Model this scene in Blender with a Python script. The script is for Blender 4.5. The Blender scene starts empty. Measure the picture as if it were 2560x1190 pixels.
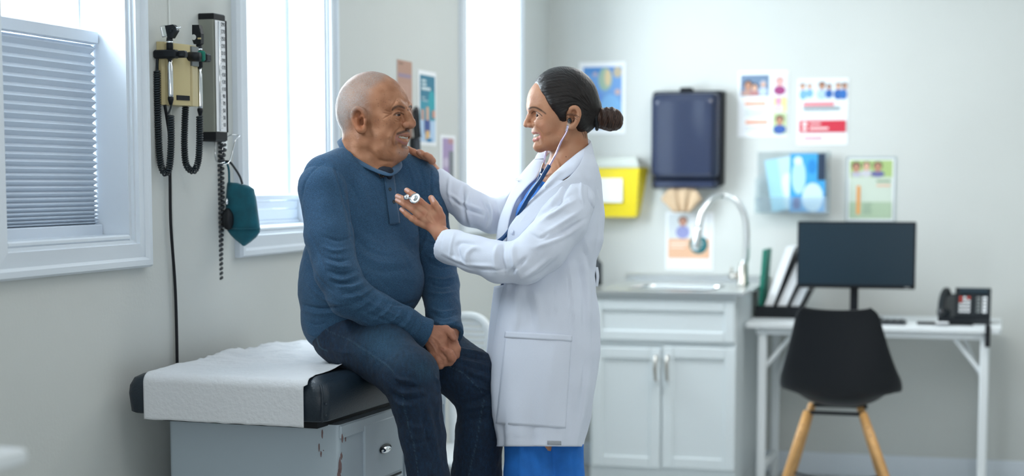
import bpy, bmesh, math, random
import numpy as np
from math import pi, sin, cos, tan, atan, radians as R, hypot, sqrt
from mathutils import Vector, Matrix
S = bpy.context.scene
COL = S.collection
random.seed(7); np.random.seed(7)

# ------------------------------------------------------------------ camera
FP, CXP, CYP, HOR, VPX, CH = 4200.0, 1280.0, 853.5, 455.0, 2500.0, 1.40
PIT = atan((CYP-HOR)/FP); YAW = atan((VPX-CXP)*cos(PIT)/FP)
_h = np.array([-sin(YAW), cos(YAW), 0.0]); CR = np.array([cos(YAW), sin(YAW), 0.0])
UPV = np.array([0, 0, 1.0])
CF = _h*cos(PIT)-UPV*sin(PIT); CU = UPV*cos(PIT)+_h*sin(PIT)
CAM = np.array([0, 0, CH])
DF = 4.30            # distance of the two people
cd = bpy.data.cameras.new('camera'); cam = bpy.data.objects.new('camera', cd); COL.objects.link(cam)
cd.sensor_width = 36; cd.lens = 36*FP/2560
cd.shift_y = (CYP-595)/2560; cd.clip_start = .05; cd.clip_end = 200
cam.matrix_world = Matrix(((CR[0], CU[0], -CF[0], CAM[0]), (CR[1], CU[1], -CF[1], CAM[1]), (CR[2], CU[2], -CF[2], CAM[2]), (0, 0, 0, 1)))
cd.dof.use_dof = True; cd.dof.focus_distance = DF-.08; cd.dof.aperture_fstop = 2.1
S.camera = cam

def ray(x, y): return CF+CR*((x-CXP)/FP)-CU*((y-CYP)/FP)
def onz(x, y, z):
    v = ray(x, y); return CAM+v*((z-CH)/v[2])
def onx(x, y, X):
    v = ray(x, y); return CAM+v*(X/v[0])
def ony(x, y, Y):
    v = ray(x, y); return CAM+v*(Y/v[1])
def atd(x, y, d): return CAM+ray(x, y)*d

# ------------------------------------------------------------------ world, light, exposure
w = bpy.data.worlds.new('sky'); S.world = w; w.use_nodes = True
bg = w.node_tree.nodes['Background']; bg.inputs[0].default_value = (.90, .96, 1, 1); bg.inputs[1].default_value = 2.6
S.view_settings.view_transform = 'Standard'; S.view_settings.look = 'None'
S.view_settings.exposure = 0.0; S.view_settings.gamma = 1; S.view_settings.use_curve_mapping = False
S.cycles.max_bounces = 7; S.cycles.diffuse_bounces = 4; S.cycles.transparent_max_bounces = 10
S.cycles.use_denoising = True; S.cycles.sample_clamp_indirect = 6
WX, WGX, BY = -2.14, -2.27, 8.07       # room face of the window wall, its glass plane, face of the back wall
RX, FY, CEIL = 2.9, -2.2, 2.75         # right wall, wall behind the camera, ceiling
def area(name, loc, tgt, sx, sy, power, col=(1, 1, 1)):
    l = bpy.data.lights.new(name, 'AREA'); l.shape = 'RECTANGLE'; l.size = sx; l.size_y = sy; l.energy = power; l.color = col
    o = bpy.data.objects.new(name, l); COL.objects.link(o); o.location = loc
    o.rotation_euler = (Vector(tgt)-Vector(loc)).to_track_quat('-Z', 'Y').to_euler(); return o
def yw(px, X=WX):   # room Y of a plumb line seen at column px on the window wall
    return onx(px, 455, X)[1]
W1 = (yw(14)-.02, yw(325)); W2 = (yw(611), yw(815)); W3 = (yw(1160), yw(1287))
SILLZ = onx(325, 600, WX)[2]; WTOP = 2.42
for i, (a, b) in enumerate((W1, W2, W3)):
    area('window_daylight', (WX-.32, (a+b)/2, (SILLZ+WTOP)/2), (0, (a+b)/2+.0, (SILLZ+WTOP)/2-.15), b-a+.2, WTOP-SILLZ, (60, 62, 80)[i], (.86, .94, 1))
area('front_fill_light', (1.2, FY-.25, 1.6), (-.6, 4.5, 1.1), 2.6, 1.5, 32, (.93, .97, 1))  # added fill light behind the camera, no window known there
for x, y, e in ((-.7, 2.9, 9), (-.6, 6.3, 24), (1.3, 4.6, 12)):
    area('ceiling_fill_light', (x, y, CEIL-.03), (x, y, 0), 1.2, .6, e, (1, .98, .95))  # added fill lights under the unseen ceiling

# ------------------------------------------------------------------ materials
def mat(name, col, rough=.5, metal=0, spec=.5, bump=0, bscale=60, var=0, vscale=4, var2=None, coat=0, sss=0, trans=0, sheen=0, alpha=1, attr=None, emit=0, bstretch=None, ior=1.45, vstretch=None):
    m = bpy.data.materials.new(name); m.use_nodes = True; nt = m.node_tree; N = nt.nodes; L = nt.links
    b = N['Principled BSDF']; c = tuple(col)+(1,)
    b.inputs['Base Color'].default_value = c; b.inputs['Roughness'].default_value = rough; b.inputs['Metallic'].default_value = metal
    b.inputs['Specular IOR Level'].default_value = spec; b.inputs['Coat Weight'].default_value = coat
    b.inputs['Transmission Weight'].default_value = trans; b.inputs['IOR'].default_value = ior
    b.inputs['Alpha'].default_value = alpha; b.inputs['Sheen Weight'].default_value = sheen
    if sss:
        b.inputs['Subsurface Weight'].default_value = sss; b.inputs['Subsurface Scale'].default_value = .006; b.inputs['Subsurface Radius'].default_value = (1, .4, .25)
    if emit:
        b.inputs['Emission Color'].default_value = c; b.inputs['Emission Strength'].default_value = emit
    tc = N.new('ShaderNodeTexCoord'); src = None
    if attr:
        a = N.new('ShaderNodeVertexColor'); a.layer_name = attr; src = a.outputs['Color']
    if var:
        n = N.new('ShaderNodeTexNoise'); n.inputs['Scale'].default_value = vscale; n.inputs['Detail'].default_value = 5
        L.new(tc.outputs['Object'], n.inputs['Vector'])
        mx = N.new('ShaderNodeMix'); mx.data_type = 'RGBA'
        c2 = var2 if var2 else tuple(x*(1-var) for x in col)
        mr = N.new('ShaderNodeMapRange'); mr.inputs[1].default_value = .35; mr.inputs[2].default_value = .65
        if vstretch:
            mv = N.new('ShaderNodeMapping'); mv.inputs['Scale'].default_value = vstretch; L.new(tc.outputs['Object'], mv.inputs[0]); L.new(mv.outputs[0], n.inputs['Vector'])
        L.new(n.outputs['Fac'], mr.inputs[0]); L.new(mr.outputs[0], mx.inputs[0])
        if src:
            mm = N.new('ShaderNodeMix'); mm.data_type = 'RGBA'; mm.blend_type = 'MULTIPLY'; mm.inputs[0].default_value = 1
            mx.inputs[6].default_value = (1, 1, 1, 1); mx.inputs[7].default_value = (1-var, 1-var, 1-var, 1)
            L.new(src, mm.inputs[6]); L.new(mx.outputs[2], mm.inputs[7]); src = mm.outputs[2]
        else:
            mx.inputs[6].default_value = c; mx.inputs[7].default_value = tuple(c2)+(1,); src = mx.outputs[2]
    if src: L.new(src, b.inputs['Base Color'])
    if bump:
        n = N.new('ShaderNodeTexNoise'); n.inputs['Scale'].default_value = bscale; n.inputs['Detail'].default_value = 4
        if bstretch:
            mp = N.new('ShaderNodeMapping'); mp.inputs['Scale'].default_value = bstretch; L.new(tc.outputs['Object'], mp.inputs[0]); L.new(mp.outputs[0], n.inputs['Vector'])
        else: L.new(tc.outputs['Object'], n.inputs['Vector'])
        bp = N.new('ShaderNodeBump'); bp.inputs['Strength'].default_value = bump; bp.inputs['Distance'].default_value = .004
        L.new(n.outputs['Fac'], bp.inputs['Height']); L.new(bp.outputs[0], b.inputs['Normal'])
    return m
def pane_mat(name, tint=(1, 1, 1), refl=.08, rough=.02, milk=0):
    m = bpy.data.materials.new(name); m.use_nodes = True; nt = m.node_tree; N = nt.nodes; L = nt.links
    N.remove(N['Principled BSDF']); o = N['Material Output']
    t = N.new('ShaderNodeBsdfTransparent'); t.inputs[0].default_value = tuple(tint)+(1,)
    g = N.new('ShaderNodeBsdfGlossy'); g.inputs['Roughness'].default_value = rough
    x = N.new('ShaderNodeMixShader'); x.inputs[0].default_value = refl
    L.new(t.outputs[0], x.inputs[1]); L.new(g.outputs[0], x.inputs[2]); last = x
    if milk:
        d = N.new('ShaderNodeBsdfDiffuse'); d.inputs[0].default_value = (.9, .93, .95, 1)
        y = N.new('ShaderNodeMixShader'); y.inputs[0].default_value = milk
        L.new(x.outputs[0], y.inputs[1]); L.new(d.outputs[0], y.inputs[2]); last = y
    L.new(last.outputs[0], o.inputs[0]); return m
M = dict(
 wall=mat('wall_paint', (.635, .655, .63), .55, bump=.12, bscale=90, var=.05, vscale=1.3),
 ceiling=mat('ceiling_paint', (.82, .84, .84), .7, bump=.1, bscale=60),
 floor=mat('floor_vinyl', (.50, .52, .52), .35, var=.12, vscale=9, bump=.03),
 trim=mat('white_gloss_trim', (.74, .80, .86), .32, bump=.04, bscale=25),
 blind=mat('blind_fabric', (.66, .74, .84), .8, bump=.15, bscale=400),
 blindrail=mat('blind_rail', (.62, .69, .78), .4),
 glass=pane_mat('window_glass', (.97, .99, 1), .07),
 acrylic=pane_mat('clear_acrylic', (.93, .97, .98), .12, .05, .08),
 white=mat('white_laminate', (.78, .82, .84), .35, bump=.02, bscale=30),
 cab=mat('cabinet_white', (.72, .78, .80), .38, bump=.02, bscale=20),
 steel=mat('brushed_steel', (.74, .76, .76), .30, 1, bump=.08, bscale=60, bstretch=(1, 12, 1)),
 chrome=mat('chrome', (.82, .84, .86), .12, 1),
 nickel=mat('satin_nickel', (.5, .48, .44), .35, 1),
 black=mat('black_plastic', (.006, .008, .011), .45, spec=.35, bump=.04, bscale=200),
 blackg=mat('black_gloss', (.008, .012, .016), .22),
 vinyl=mat('black_vinyl', (.008, .018, .030), .42, bump=.25, bscale=260, spec=.6),
 navyp=mat('smoky_navy_plastic', (.018, .027, .062), .24, coat=.3),
 beige=mat('beige_plastic', (.56, .47, .25), .45, bump=.05, bscale=150),
 grey=mat('grey_enamel', (.36, .38, .33), .45),
 coil=mat('coiled_cord_rubber', (.012, .02, .026), .42),
 rubber=mat('dark_grey_rubber', (.035, .042, .05), .5),
 teal=mat('teal_nylon', (.0, .12, .17), .75, bump=.3, bscale=300, var=.3, vscale=25, sheen=.3),
 enamel=mat('table_enamel', (.44, .52, .58), .3, var=.04, vscale=2, bump=.02),
 chip=mat('chipped_undercoat', (.20, .13, .13), .7),
 paper=mat('exam_paper', (.70, .72, .745), .85, bump=.5, bscale=90),
 kraft=mat('kraft_paper', (.55, .40, .26), .85, bump=.2),
 sheet=mat('print_paper', (.86, .88, .90), .6),
 print=mat('printed_ink', (1, 1, 1), .55, attr='Col'),
 yellow=mat('yellow_plastic', (.78, .62, .015), .35),
 milky=mat('milky_plastic', (.72, .76, .70), .35, alpha=.75),
 wood=mat('beech_wood', (.66, .36, .13), .45, var=.25, vscale=14, bump=.05, bscale=50, bstretch=(8, 8, 1)),
 green=mat('green_card', (.0, .16, .11), .6),
 ink=mat('black_ink', (.03, .04, .05), .6),
 screen=mat('dark_screen', (.010, .026, .040), .28),
 redkey=mat('red_key', (.6, .05, .03), .5), greykey=mat('grey_key', (.2, .22, .22), .5),
 skytree=mat('outside_grey', (.5, .56, .6), .9),
)
# ------------------------------------------------------------------ mesh helpers
ORG = {}
class MB:
    def __init__(s): s.v = []; s.f = []; s.c = []
    def add(s, v, f, col=None):
        n = len(s.v); s.v += [tuple(map(float, p)) for p in v]; s.f += [tuple(i+n for i in q) for q in f]
        s.c += [col]*len(f); return s
    def box(s, lo, hi, bev=0, T=None, col=None):
        lo = np.minimum(lo, hi); hi = np.maximum(np.array(lo), hi) if 0 else np.array(hi, float)
        return s.cbox([lo, hi], bev, T, col)
    def cbox(s, lh, bev, T, col):
        a = np.minimum(lh[0], lh[1]); b = np.maximum(lh[0], lh[1]); bev = min(bev, *(0.49*(b-a)))
        if bev <= 0:
            v = [(x, y, z) for x in (a[0], b[0]) for y in (a[1], b[1]) for z in (a[2], b[2])]
            f = [(0, 1, 3, 2), (4, 6, 7, 5), (0, 4, 5, 1), (2, 3, 7, 6), (0, 2, 6, 4), (1, 5, 7, 3)]
        else:
            v = []; idx = {}
            for i in (0, 1):
                for j in (0, 1):
                    for k in (0, 1):
                        c = np.array([(a, b)[q][n] for n, q in enumerate((i, j, k))]); sg = np.array([1-2*i, 1-2*j, 1-2*k])*bev
                        for ax in range(3):
                            p = c+sg; p[ax] = c[ax]; idx[i, j, k, ax] = len(v); v.append(p)
            f = []
            for ax in range(3):
                u, w_ = [q for q in range(3) if q != ax]
                for sd in (0, 1):
                    q = []
                    for (p1, p2) in ((0, 0), (1, 0), (1, 1), (0, 1)):
                        t = [0, 0, 0]; t[ax] = sd; t[u] = p1; t[w_] = p2; q.append(idx[t[0], t[1], t[2], ax])
                    f.append(q)
                for p1 in (0, 1):
                    for p2 in (0, 1):
                        def g(e, axx):
                            t = [0, 0, 0]; t[ax] = e; t[u] = p1; t[w_] = p2; return idx[t[0], t[1], t[2], axx]
                        f.append((g(0, u), g(1, u), g(1, w_), g(0, w_)))
            for i in (0, 1):
                for j in (0, 1):
                    for k in (0, 1): f.append(tuple(idx[i, j, k, ax] for ax in range(3)))
        if T is not None: v = [T(p) for p in v]
        return s.add(v, f, col)
    def tube(s, path, r, n=10, cap=True, col=None, sy=1.0):
        P = [np.array(p, float) for p in path]; m = len(P)
        rr = r if hasattr(r, '__len__') else [r]*m
        tn = [P[min(i+1, m-1)]-P[max(i-1, 0)] for i in range(m)]; tn = [t/(np.linalg.norm(t)+1e-12) for t in tn]
        u = np.cross(tn[0], (0, 0, 1)); u = u if np.linalg.norm(u) > .1 else np.cross(tn[0], (1, 0, 0)); u /= np.linalg.norm(u)
        v = []
        for i in range(m):
            u = u-tn[i]*(u@tn[i]); u /= np.linalg.norm(u); w_ = np.cross(tn[i], u)
            for k in range(n):
                a = 2*pi*k/n; v.append(P[i]+(u*cos(a)+w_*sin(a)*sy)*rr[i])
        f = [(i*n+k, i*n+(k+1) % n, (i+1)*n+(k+1) % n, (i+1)*n+k) for i in range(m-1) for k in range(n)]
        if cap: f += [tuple(range(n))[::-1], tuple((m-1)*n+k for k in range(n))]
        return s.add(v, f, col)
    def lathe(s, prof, c, ax, n=24, col=None):   # prof: (radius, height along ax)
        ax = np.array(ax, float); ax /= np.linalg.norm(ax); c = np.array(c, float)
        return s.tube([c+ax*h for _, h in prof], [max(p, 1e-5) for p, _ in prof], n, True, col) if all(prof[i][1] < prof[i+1][1] for i in range(len(prof)-1)) else s._lathe(prof, c, ax, n, col)
    def _lathe(s, prof, c, ax, n, col):
        u = np.cross(ax, (0, 0, 1)); u = u if np.linalg.norm(u) > .1 else np.cross(ax, (1, 0, 0)); u /= np.linalg.norm(u); w_ = np.cross(ax, u)
        v = [c+ax*h+(u*cos(2*pi*k/n)+w_*sin(2*pi*k/n))*max(r, 1e-5) for r, h in prof for k in range(n)]; m = len(prof)
        f = [(i*n+k, i*n+(k+1) % n, (i+1)*n+(k+1) % n, (i+1)*n+k) for i in range(m-1) for k in range(n)]+[tuple(range(n))[::-1], tuple((m-1)*n+k for k in range(n))]
        return s.add(v, f, col)
    def ell(s, c, r, n=16, m=10, T=None, col=None):
        v = []; c = np.array(c, float)
        for i in range(m+1):
            a = pi*i/m
            for k in range(n):
                b = 2*pi*k/n; p = c+np.array([r[0]*max(sin(a), 1e-4)*cos(b), r[1]*max(sin(a), 1e-4)*sin(b), r[2]*cos(a)]); v.append(T(p) if T else p)
        return s.add(v, [(i*n+k, i*n+(k+1) % n, (i+1)*n+(k+1) % n, (i+1)*n+k) for i in range(m) for k in range(n)], col)
    def prism(s, poly, d, T=None, col=None):   # poly: list of 3-vectors (planar), extruded by vector d
        n = len(poly); A = [np.array(p, float) for p in poly]; v = A+[p+np.array(d, float) for p in A]
        if T: v = [T(p) for p in v]
        return s.add(v, [tuple(range(n))[::-1], tuple(range(n, 2*n))]+[(i, (i+1) % n, n+(i+1) % n, n+i) for i in range(n)], col)
    def grid(s, G, col=None, closed=False):   # G[i][j] points
        m = len(G); n = len(G[0]); v = [p for r in G for p in r]; q = n if closed else n-1
        return s.add(v, [(i*n+j, i*n+(j+1) % n, (i+1)*n+(j+1) % n, (i+1)*n+j) for i in range(m-1) for j in range(q)], col)
    def make(s, name, m, parent=None, smooth=False, **kw):
        o = mesh_obj(name, s.v, s.f, m, parent, smooth, **kw)
        if any(c is not None for c in s.c):
            ca = o.data.color_attributes.new('Col', 'FLOAT_COLOR', 'CORNER'); k = 0
            for p, c in zip(o.data.polygons, s.c):
                for _ in p.vertices: ca.data[k].color = tuple(c or (.8, .8, .8))+(1,); k += 1
        return o
def mesh_obj(name, v, f, m, parent=None, smooth=False, org=None, solid=0, auto=None):
    me = bpy.data.meshes.new(name); v = np.array(v, float)
    o0 = ORG.get(parent.name, np.zeros(3)) if parent else (np.array(org, float) if org is not None else np.array([v[:, 0].mean(), v[:, 1].mean(), v[:, 2].min()]))
    me.from_pydata((v-o0).tolist(), [], [tuple(map(int, q)) for q in f]); me.update()
    bm = bmesh.new(); bm.from_mesh(me); bmesh.ops.recalc_face_normals(bm, faces=bm.faces); bm.to_mesh(me); bm.free()
    o = bpy.data.objects.new(name, me); COL.objects.link(o)
    if parent: o.parent = parent
    else: o.location = o0
    ORG[o.name] = o0
    if m: me.materials.append(M[m] if isinstance(m, str) else m)
    if smooth: me.shade_smooth()
    if auto is not None: me.shade_auto_smooth(angle=R(auto)) if hasattr(me, 'shade_auto_smooth') else me.set_sharp_from_angle(angle=R(auto))
    if solid:
        md = o.modifiers.new('thickness', 'SOLIDIFY'); md.thickness = solid; md.offset = 0
    return o
def thing(name, label, cat, loc, group=None):
    o = bpy.data.objects.new(name, None); COL.objects.link(o); o.location = loc; ORG[o.name] = np.array(loc, float); o.empty_display_size = .05
    return tag(o, label, cat, group)
def tag(o, label, cat, group=None):
    o['label'] = label; o['category'] = cat
    if group: o['group'] = group
    return o
def struct(o): o['kind'] = 'structure'; return o
def spline(pts, n=8, closed=False):
    P = [np.array(p, float) for p in pts]; out = []; m = len(P)
    rng = range(m if closed else m-1)
    for i in rng:
        g = (lambda j: P[j % m]) if closed else (lambda j: P[min(max(j, 0), m-1)])
        a, b, c, d = g(i-1), g(i), g(i+1), g(i+2)
        for k in range(n):
            t = k/n; out.append(.5*((2*b)+(c-a)*t+(2*a-5*b+4*c-d)*t*t+(3*b-a-3*c+d)*t**3))
    if not closed: out.append(P[-1])
    return out
def text_mesh(name, body, size, loc, xdir, ydir, m, parent, depth=.0004, align='CENTER'):
    c = bpy.data.curves.new(name, 'FONT'); c.body = body; c.size = size; c.extrude = depth; c.align_x = align; c.align_y = 'CENTER'; c.resolution_u = 2
    t = bpy.data.objects.new(name, c); COL.objects.link(t)
    x = Vector(xdir).normalized(); y = Vector(ydir).normalized(); z = x.cross(y)
    me = bpy.data.meshes.new_from_object(t); bpy.data.objects.remove(t)
    mw = Matrix((( x[0], y[0], z[0], loc[0]-ORG[parent.name][0]), (x[1], y[1], z[1], loc[1]-ORG[parent.name][1]), (x[2], y[2], z[2], loc[2]-ORG[parent.name][2]), (0, 0, 0, 1)))
    me.transform(mw); me.materials.clear(); me.materials.append(M[m] if isinstance(m, str) else m)
    o = bpy.data.objects.new(name, me); COL.objects.link(o); o.parent = parent; ORG[o.name] = ORG[parent.name]; return o

# ------------------------------------------------------------------ room shell
def wall_holes(fn, u0, u1, v0, v1, holes, t):   # fn(u,v,depth) -> point; depth 0 = room face
    mb = MB(); us = sorted({u0, u1, *[h[0] for h in holes], *[h[1] for h in holes]}); vs = sorted({v0, v1, *[h[2] for h in holes], *[h[3] for h in holes]})
    ins = lambda u, v: any(h[0] < u < h[1] and h[2] < v < h[3] for h in holes)
    for i in range(len(us)-1):
        for j in range(len(vs)-1):
            a, b, c, d = us[i], us[i+1], vs[j], vs[j+1]
            if ins((a+b)/2, (c+d)/2): continue
            for dd in (0, t): mb.add([fn(a, c, dd), fn(b, c, dd), fn(b, d, dd), fn(a, d, dd)], [(0, 1, 2, 3)])
    for a, b, c, d in holes+[(u0, u1, v0, v1)]:
        q = [(a, c), (b, c), (b, d), (a, d)]
        for k in range(4):
            p, r_ = q[k], q[(k+1) % 4]; mb.add([fn(*p, 0), fn(*r_, 0), fn(*r_, t), fn(*p, t)], [(0, 1, 2, 3)])
    return mb
struct(wall_holes(lambda u, v, d: (WX-d, u, v), FY, BY, 0, CEIL, [(a, b, SILLZ, WTOP) for a, b in (W1, W2, W3)], .2).make('wall_left', 'wall', org=(WX, 3, 0)))
struct(MB().box((WX-.2, BY, 0), (RX+.2, BY+.15, CEIL)).make('wall_back', 'wall'))
struct(MB().box((RX, FY, 0), (RX+.15, BY, CEIL)).make('wall_right', 'wall'))
struct(wall_holes(lambda u, v, d: (u, FY-d, v), WX, RX, 0, CEIL, [(-.2, 2.6, .8, 2.4)], .15).make('wall_front', 'wall'))  # unseen opening added to let fill daylight in
struct(MB().box((WX-.2, FY-.15, -.1), (RX+.15, BY+.15, 0)).make('floor', 'floor'))
struct(MB().box((WX-.2, FY-.15, CEIL), (RX+.15, BY+.15, CEIL+.1)).make('ceiling', 'ceiling'))
def moulding(o_name, prof, path_fn, m='trim'): pass
struct(MB().box((WX, BY-.014, 0), (RX, BY, .11), .004).make('baseboard_back', 'trim'))
struct(MB().box((WX, FY, 0), (WX+.014, BY-.014, .11), .004).make('baseboard_left', 'trim'))
# corner bead / plaster seam left of the power cord
Ys = yw(428)
struct(MB().tube([(WX+.001, Ys, .12), (WX+.001, Ys+.004, CEIL-.02)], .004, 8).make('trim_1', 'wall', smooth=True))

# windows: casing with stepped profile, sill, sashes, glass
def casing_bar(mb, p0, p1, inner, w_=.072):
    # p0,p1: (y,z) ends of the inner edge, inner: unit (dy,dz) pointing away from the opening
    steps = [(0, 0), (0, .010), (.008, .010), (.010, .020), (.045, .016), (.052, .026), (.066, .026), (.072, .016), (.072, 0)]
    d = np.array(p1)-np.array(p0); d = d/np.linalg.norm(d); G = []
    for e, sgn in ((p0, -1), (p1, 1)):
        G.append([(WX+h*1.0, e[0]+inner[0]*s_+d[0]*sgn*s_, e[1]+inner[1]*s_+d[1]*sgn*s_) for s_, h in steps])
    mb.grid(G)
def window(n, a, b):
    o = thing('window_%d' % n, '', '', (WX, (a+b)/2, SILLZ)); del o['label']; del o['category']; struct(o)
    mb = MB(); casing_bar(mb, (a, SILLZ), (a, WTOP), (-1, 0)); mb.make('casing', 'trim', o)
    mb = MB(); casing_bar(mb, (b, SILLZ), (b, WTOP), (1, 0)); mb.make('casing', 'trim', o)
    mb = MB(); casing_bar(mb, (a, WTOP), (b, WTOP), (0, 1)); mb.make('casing', 'trim', o)
    mb = MB(); casing_bar(mb, (a, SILLZ), (b, SILLZ), (0, -1)); mb.make('casing', 'trim', o)
    # jamb liners
    mb = MB()
    mb.box((WGX-.03, a, SILLZ), (WX+.002, a+.012, WTOP)); mb.make('jamb', 'trim', o)
    mb = MB(); mb.box((WGX-.03, b-.012, SILLZ), (WX+.002, b, WTOP)); mb.make('jamb', 'trim', o)
    MB().box((WGX-.03, a+.012, WTOP-.012), (WX+.002, b-.012, WTOP)).make('jamb', 'trim', o)
    MB().box((WGX-.03, a+.012, SILLZ), (WX+.006, b-.012, SILLZ+.014), .004).make('sill', 'trim', o)
    x0, x1 = WGX-.03, WGX+.005; aa, bb = a+.012, b-.012; z0, z1 = SILLZ+.014, WTOP-.012
    MB().box((x0, aa, z0), (x1, aa+.03, z1), .004).make('sash_stile', 'trim', o)
    MB().box((x0, bb-.03, z0), (x1, bb, z1), .004).make('sash_stile', 'trim', o)
    MB().box((x0, aa+.03, z0), (x1, bb-.03, z0+.045), .004).make('sash_rail', 'trim', o)
    MB().box((x0, aa+.03, z1-.04), (x1, bb-.03, z1), .004).make('sash_rail', 'trim', o)
    MB().box((WGX-.012, aa+.02, z0+.03), (WGX-.008, bb-.02, z1-.03)).make('glass', 'glass', o)
    return o
for n, (a, b) in enumerate((W1, W2, W3)): window(n+1, a, b)

# pleated blind in the near window
b0, b1 = W1[0]+.014, W1[1]-.016; bx = WGX+.045
zt = onx(213, 107, bx)[2]; zb = onx(240, 590, bx)[2]
bl = thing('cellular_blind', 'pleated pale blue window blind lowered over the lower part of the near window', 'blind', (bx, (b0+b1)/2, zb))
MB().box((bx-.022, b0, zt-.001), (bx+.014, b1, zt+.032), .003).make('top_rail', 'blindrail', bl)
MB().box((bx-.022, b0, zb), (bx+.014, b1, zb+.030), .003).make('bottom_rail', 'blindrail', bl)
npl = 27; ys = [0.0]
for i in range(npl): ys.append(ys[-1]+ (1.35-.95*(i/npl)**1.5))
H = zt-zb-.032; ys = [zb+.030+H*(1-q/ys[-1]) for q in ys]
for i in range(npl):
    z1, z0 = ys[i], ys[i+1]; d = .0135
    MB().grid([[(bx-.008, y, z1), (bx-.008+d, y, (z0+z1)/2+ .001), (bx-.008, y, z0), (bx-.008-d, y, (z0+z1)/2), (bx-.008, y, z1)] for y in (b0+.004, (b0+b1)/2, b1-.004)]).make('pleat', 'blind', bl)
tb = thing('raised_blind', 'folded translucent blind stacked at the bottom of the window behind the seated man', 'blind', (WGX+.04, (W2[0]+W2[1])/2, SILLZ+.02))
q0, q1 = W2[0]+.016, W2[1]-.018
zz = [onx(722, p, WGX+.03)[2] for p in (485, 500, 520, 553)]
MB().box((WGX+.012, q0, zz[1]), (WGX+.04, q1, zz[0]), .003).make('top_rail', 'blindrail', tb)
MB().box((WGX+.015, q0, zz[2]), (WGX+.036, q1, zz[1]-.001), .002).make('cell', 'blind', tb)
MB().box((WGX+.015, q0, zz[3]+.006), (WGX+.036, q1, zz[2]-.001), .002).make('cell', 'blind', tb)
MB().box((WGX+.010, q0, zz[3]-.012), (WGX+.042, q1, zz[3]+.006), .003).make('bottom_rail', 'blindrail', tb)
for y in (W1[1]+.2, W2[0]+.45):    # stems outside, seen faint through the glass
    pass
# ================================================================== back wall: notices and holders
def bw(px, py, off=0): return ony(px, py, BY-off)       # point on (or off) the back wall
def notice(name, label, x0, y0, x1, y1, items, cat='notice', frame=None, group=None):
    """sheet taped to the back wall; items are (u0,v0,u1,v1,colour[,'e']) in sheet fractions, v down"""
    a = bw(x0, y0, .002); b = bw(x1, y1, .002); X0, X1, Z1, Z0 = a[0], b[0], a[2], b[2]
    t = thing(name, label, cat, ((X0+X1)/2, BY, Z0), group)
    MB().box((X0, BY-.0022, Z0), (X1, BY-.0002, Z1)).make('sheet', 'sheet', t)
    flat_print(t, lambda u, v, d: (X0+(X1-X0)*u, BY-.0024-d, Z1-(Z1-Z0)*v), items)
    if frame:
        for lo, hi in (((X0-.008, Z0), (X0, Z1)), ((X1, Z0), (X1+.008, Z1)), ((X0-.008, Z1), (X1+.008, Z1+.008)), ((X0-.008, Z0-.008), (X1+.008, Z0))):
            MB().box((lo[0], BY-.006, lo[1]), (hi[0], BY, hi[1]), .001).make('frame_edge', frame, t)
    return t
def flat_print(t, fn, items):
    mb = MB()
    for k, it in enumerate(items):
        u0, v0, u1, v1, c = it[:5]; d = .00015*(k+1)
        if len(it) > 5:
            n = 14; cu, cv = (u0+u1)/2, (v0+v1)/2
            mb.add([fn(cu+(u1-u0)/2*cos(2*pi*i/n), cv+(v1-v0)/2*sin(2*pi*i/n), d) for i in range(n)], [tuple(range(n))], c)
        else: mb.add([fn(u0, v0, d), fn(u1, v0, d), fn(u1, v1, d), fn(u0, v1, d)], [(0, 1, 2, 3)], c)
    mb.make('printing', 'print', t)
def lines(u0, u1, v0, v1, n, c, rag=.25, th=.5):
    r = random.Random(int(v0*1e4)); h = (v1-v0)/n
    return [(u0, v0+i*h, u1-(u1-u0)*rag*r.random(), v0+i*h+h*th, c) for i in range(n)]
SK, SK2, HR = (.50, .26, .17), (.70, .42, .30), (.05, .03, .03)
def head(u, v, r, skin, hair, top, ar=1.0):
    return [(u-r*1.5, v+r*.9*ar, u+r*1.5, v+r*4.2*ar, top, 'e'), (u-r, v-r*1.15*ar, u+r, v+r*.7*ar, hair, 'e'), (u-r*.75, v-r*.75*ar, u+r*.75, v+r*1.1*ar, skin, 'e')]
BL, LB, OR, GN, RD = (.03, .13, .42), (.20, .45, .80), (.80, .32, .10), (.30, .45, .24), (.62, .03, .06)
def clip(items, a, b, c, d):   # keep inside rect
    return [tuple([max(a, min(c, i[0])), max(b, min(d, i[1])), max(a, min(c, i[2])), max(b, min(d, i[3]))])+tuple(i[4:]) for i in items]
notice('map_poster', 'blue coastal map print with white border behind the woman\'s hair', 1448, 156, 1562, 334,
       [(.09, .07, .93, .93, (.16, .34, .66)), (.09, .07, .93, .17, (.08, .26, .60)), (.42, .08, .72, .40, (.35, .50, .38), 'e'), (.55, .10, .70, .34, (.72, .58, .34), 'e'), (.74, .07, .93, .22, (.55, .47, .32), 'e'), (.30, .14, .40, .20, (.5, .42, .5), 'e'),
        (.18, .4, .55, .75, (.13, .28, .66), 'e'), (.45, .45, .93, .9, (.20, .44, .74), 'e'), (.78, .38, .9, .46, (.6, .42, .4), 'e')], 'poster')
pg = bw(0, 0)
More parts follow.
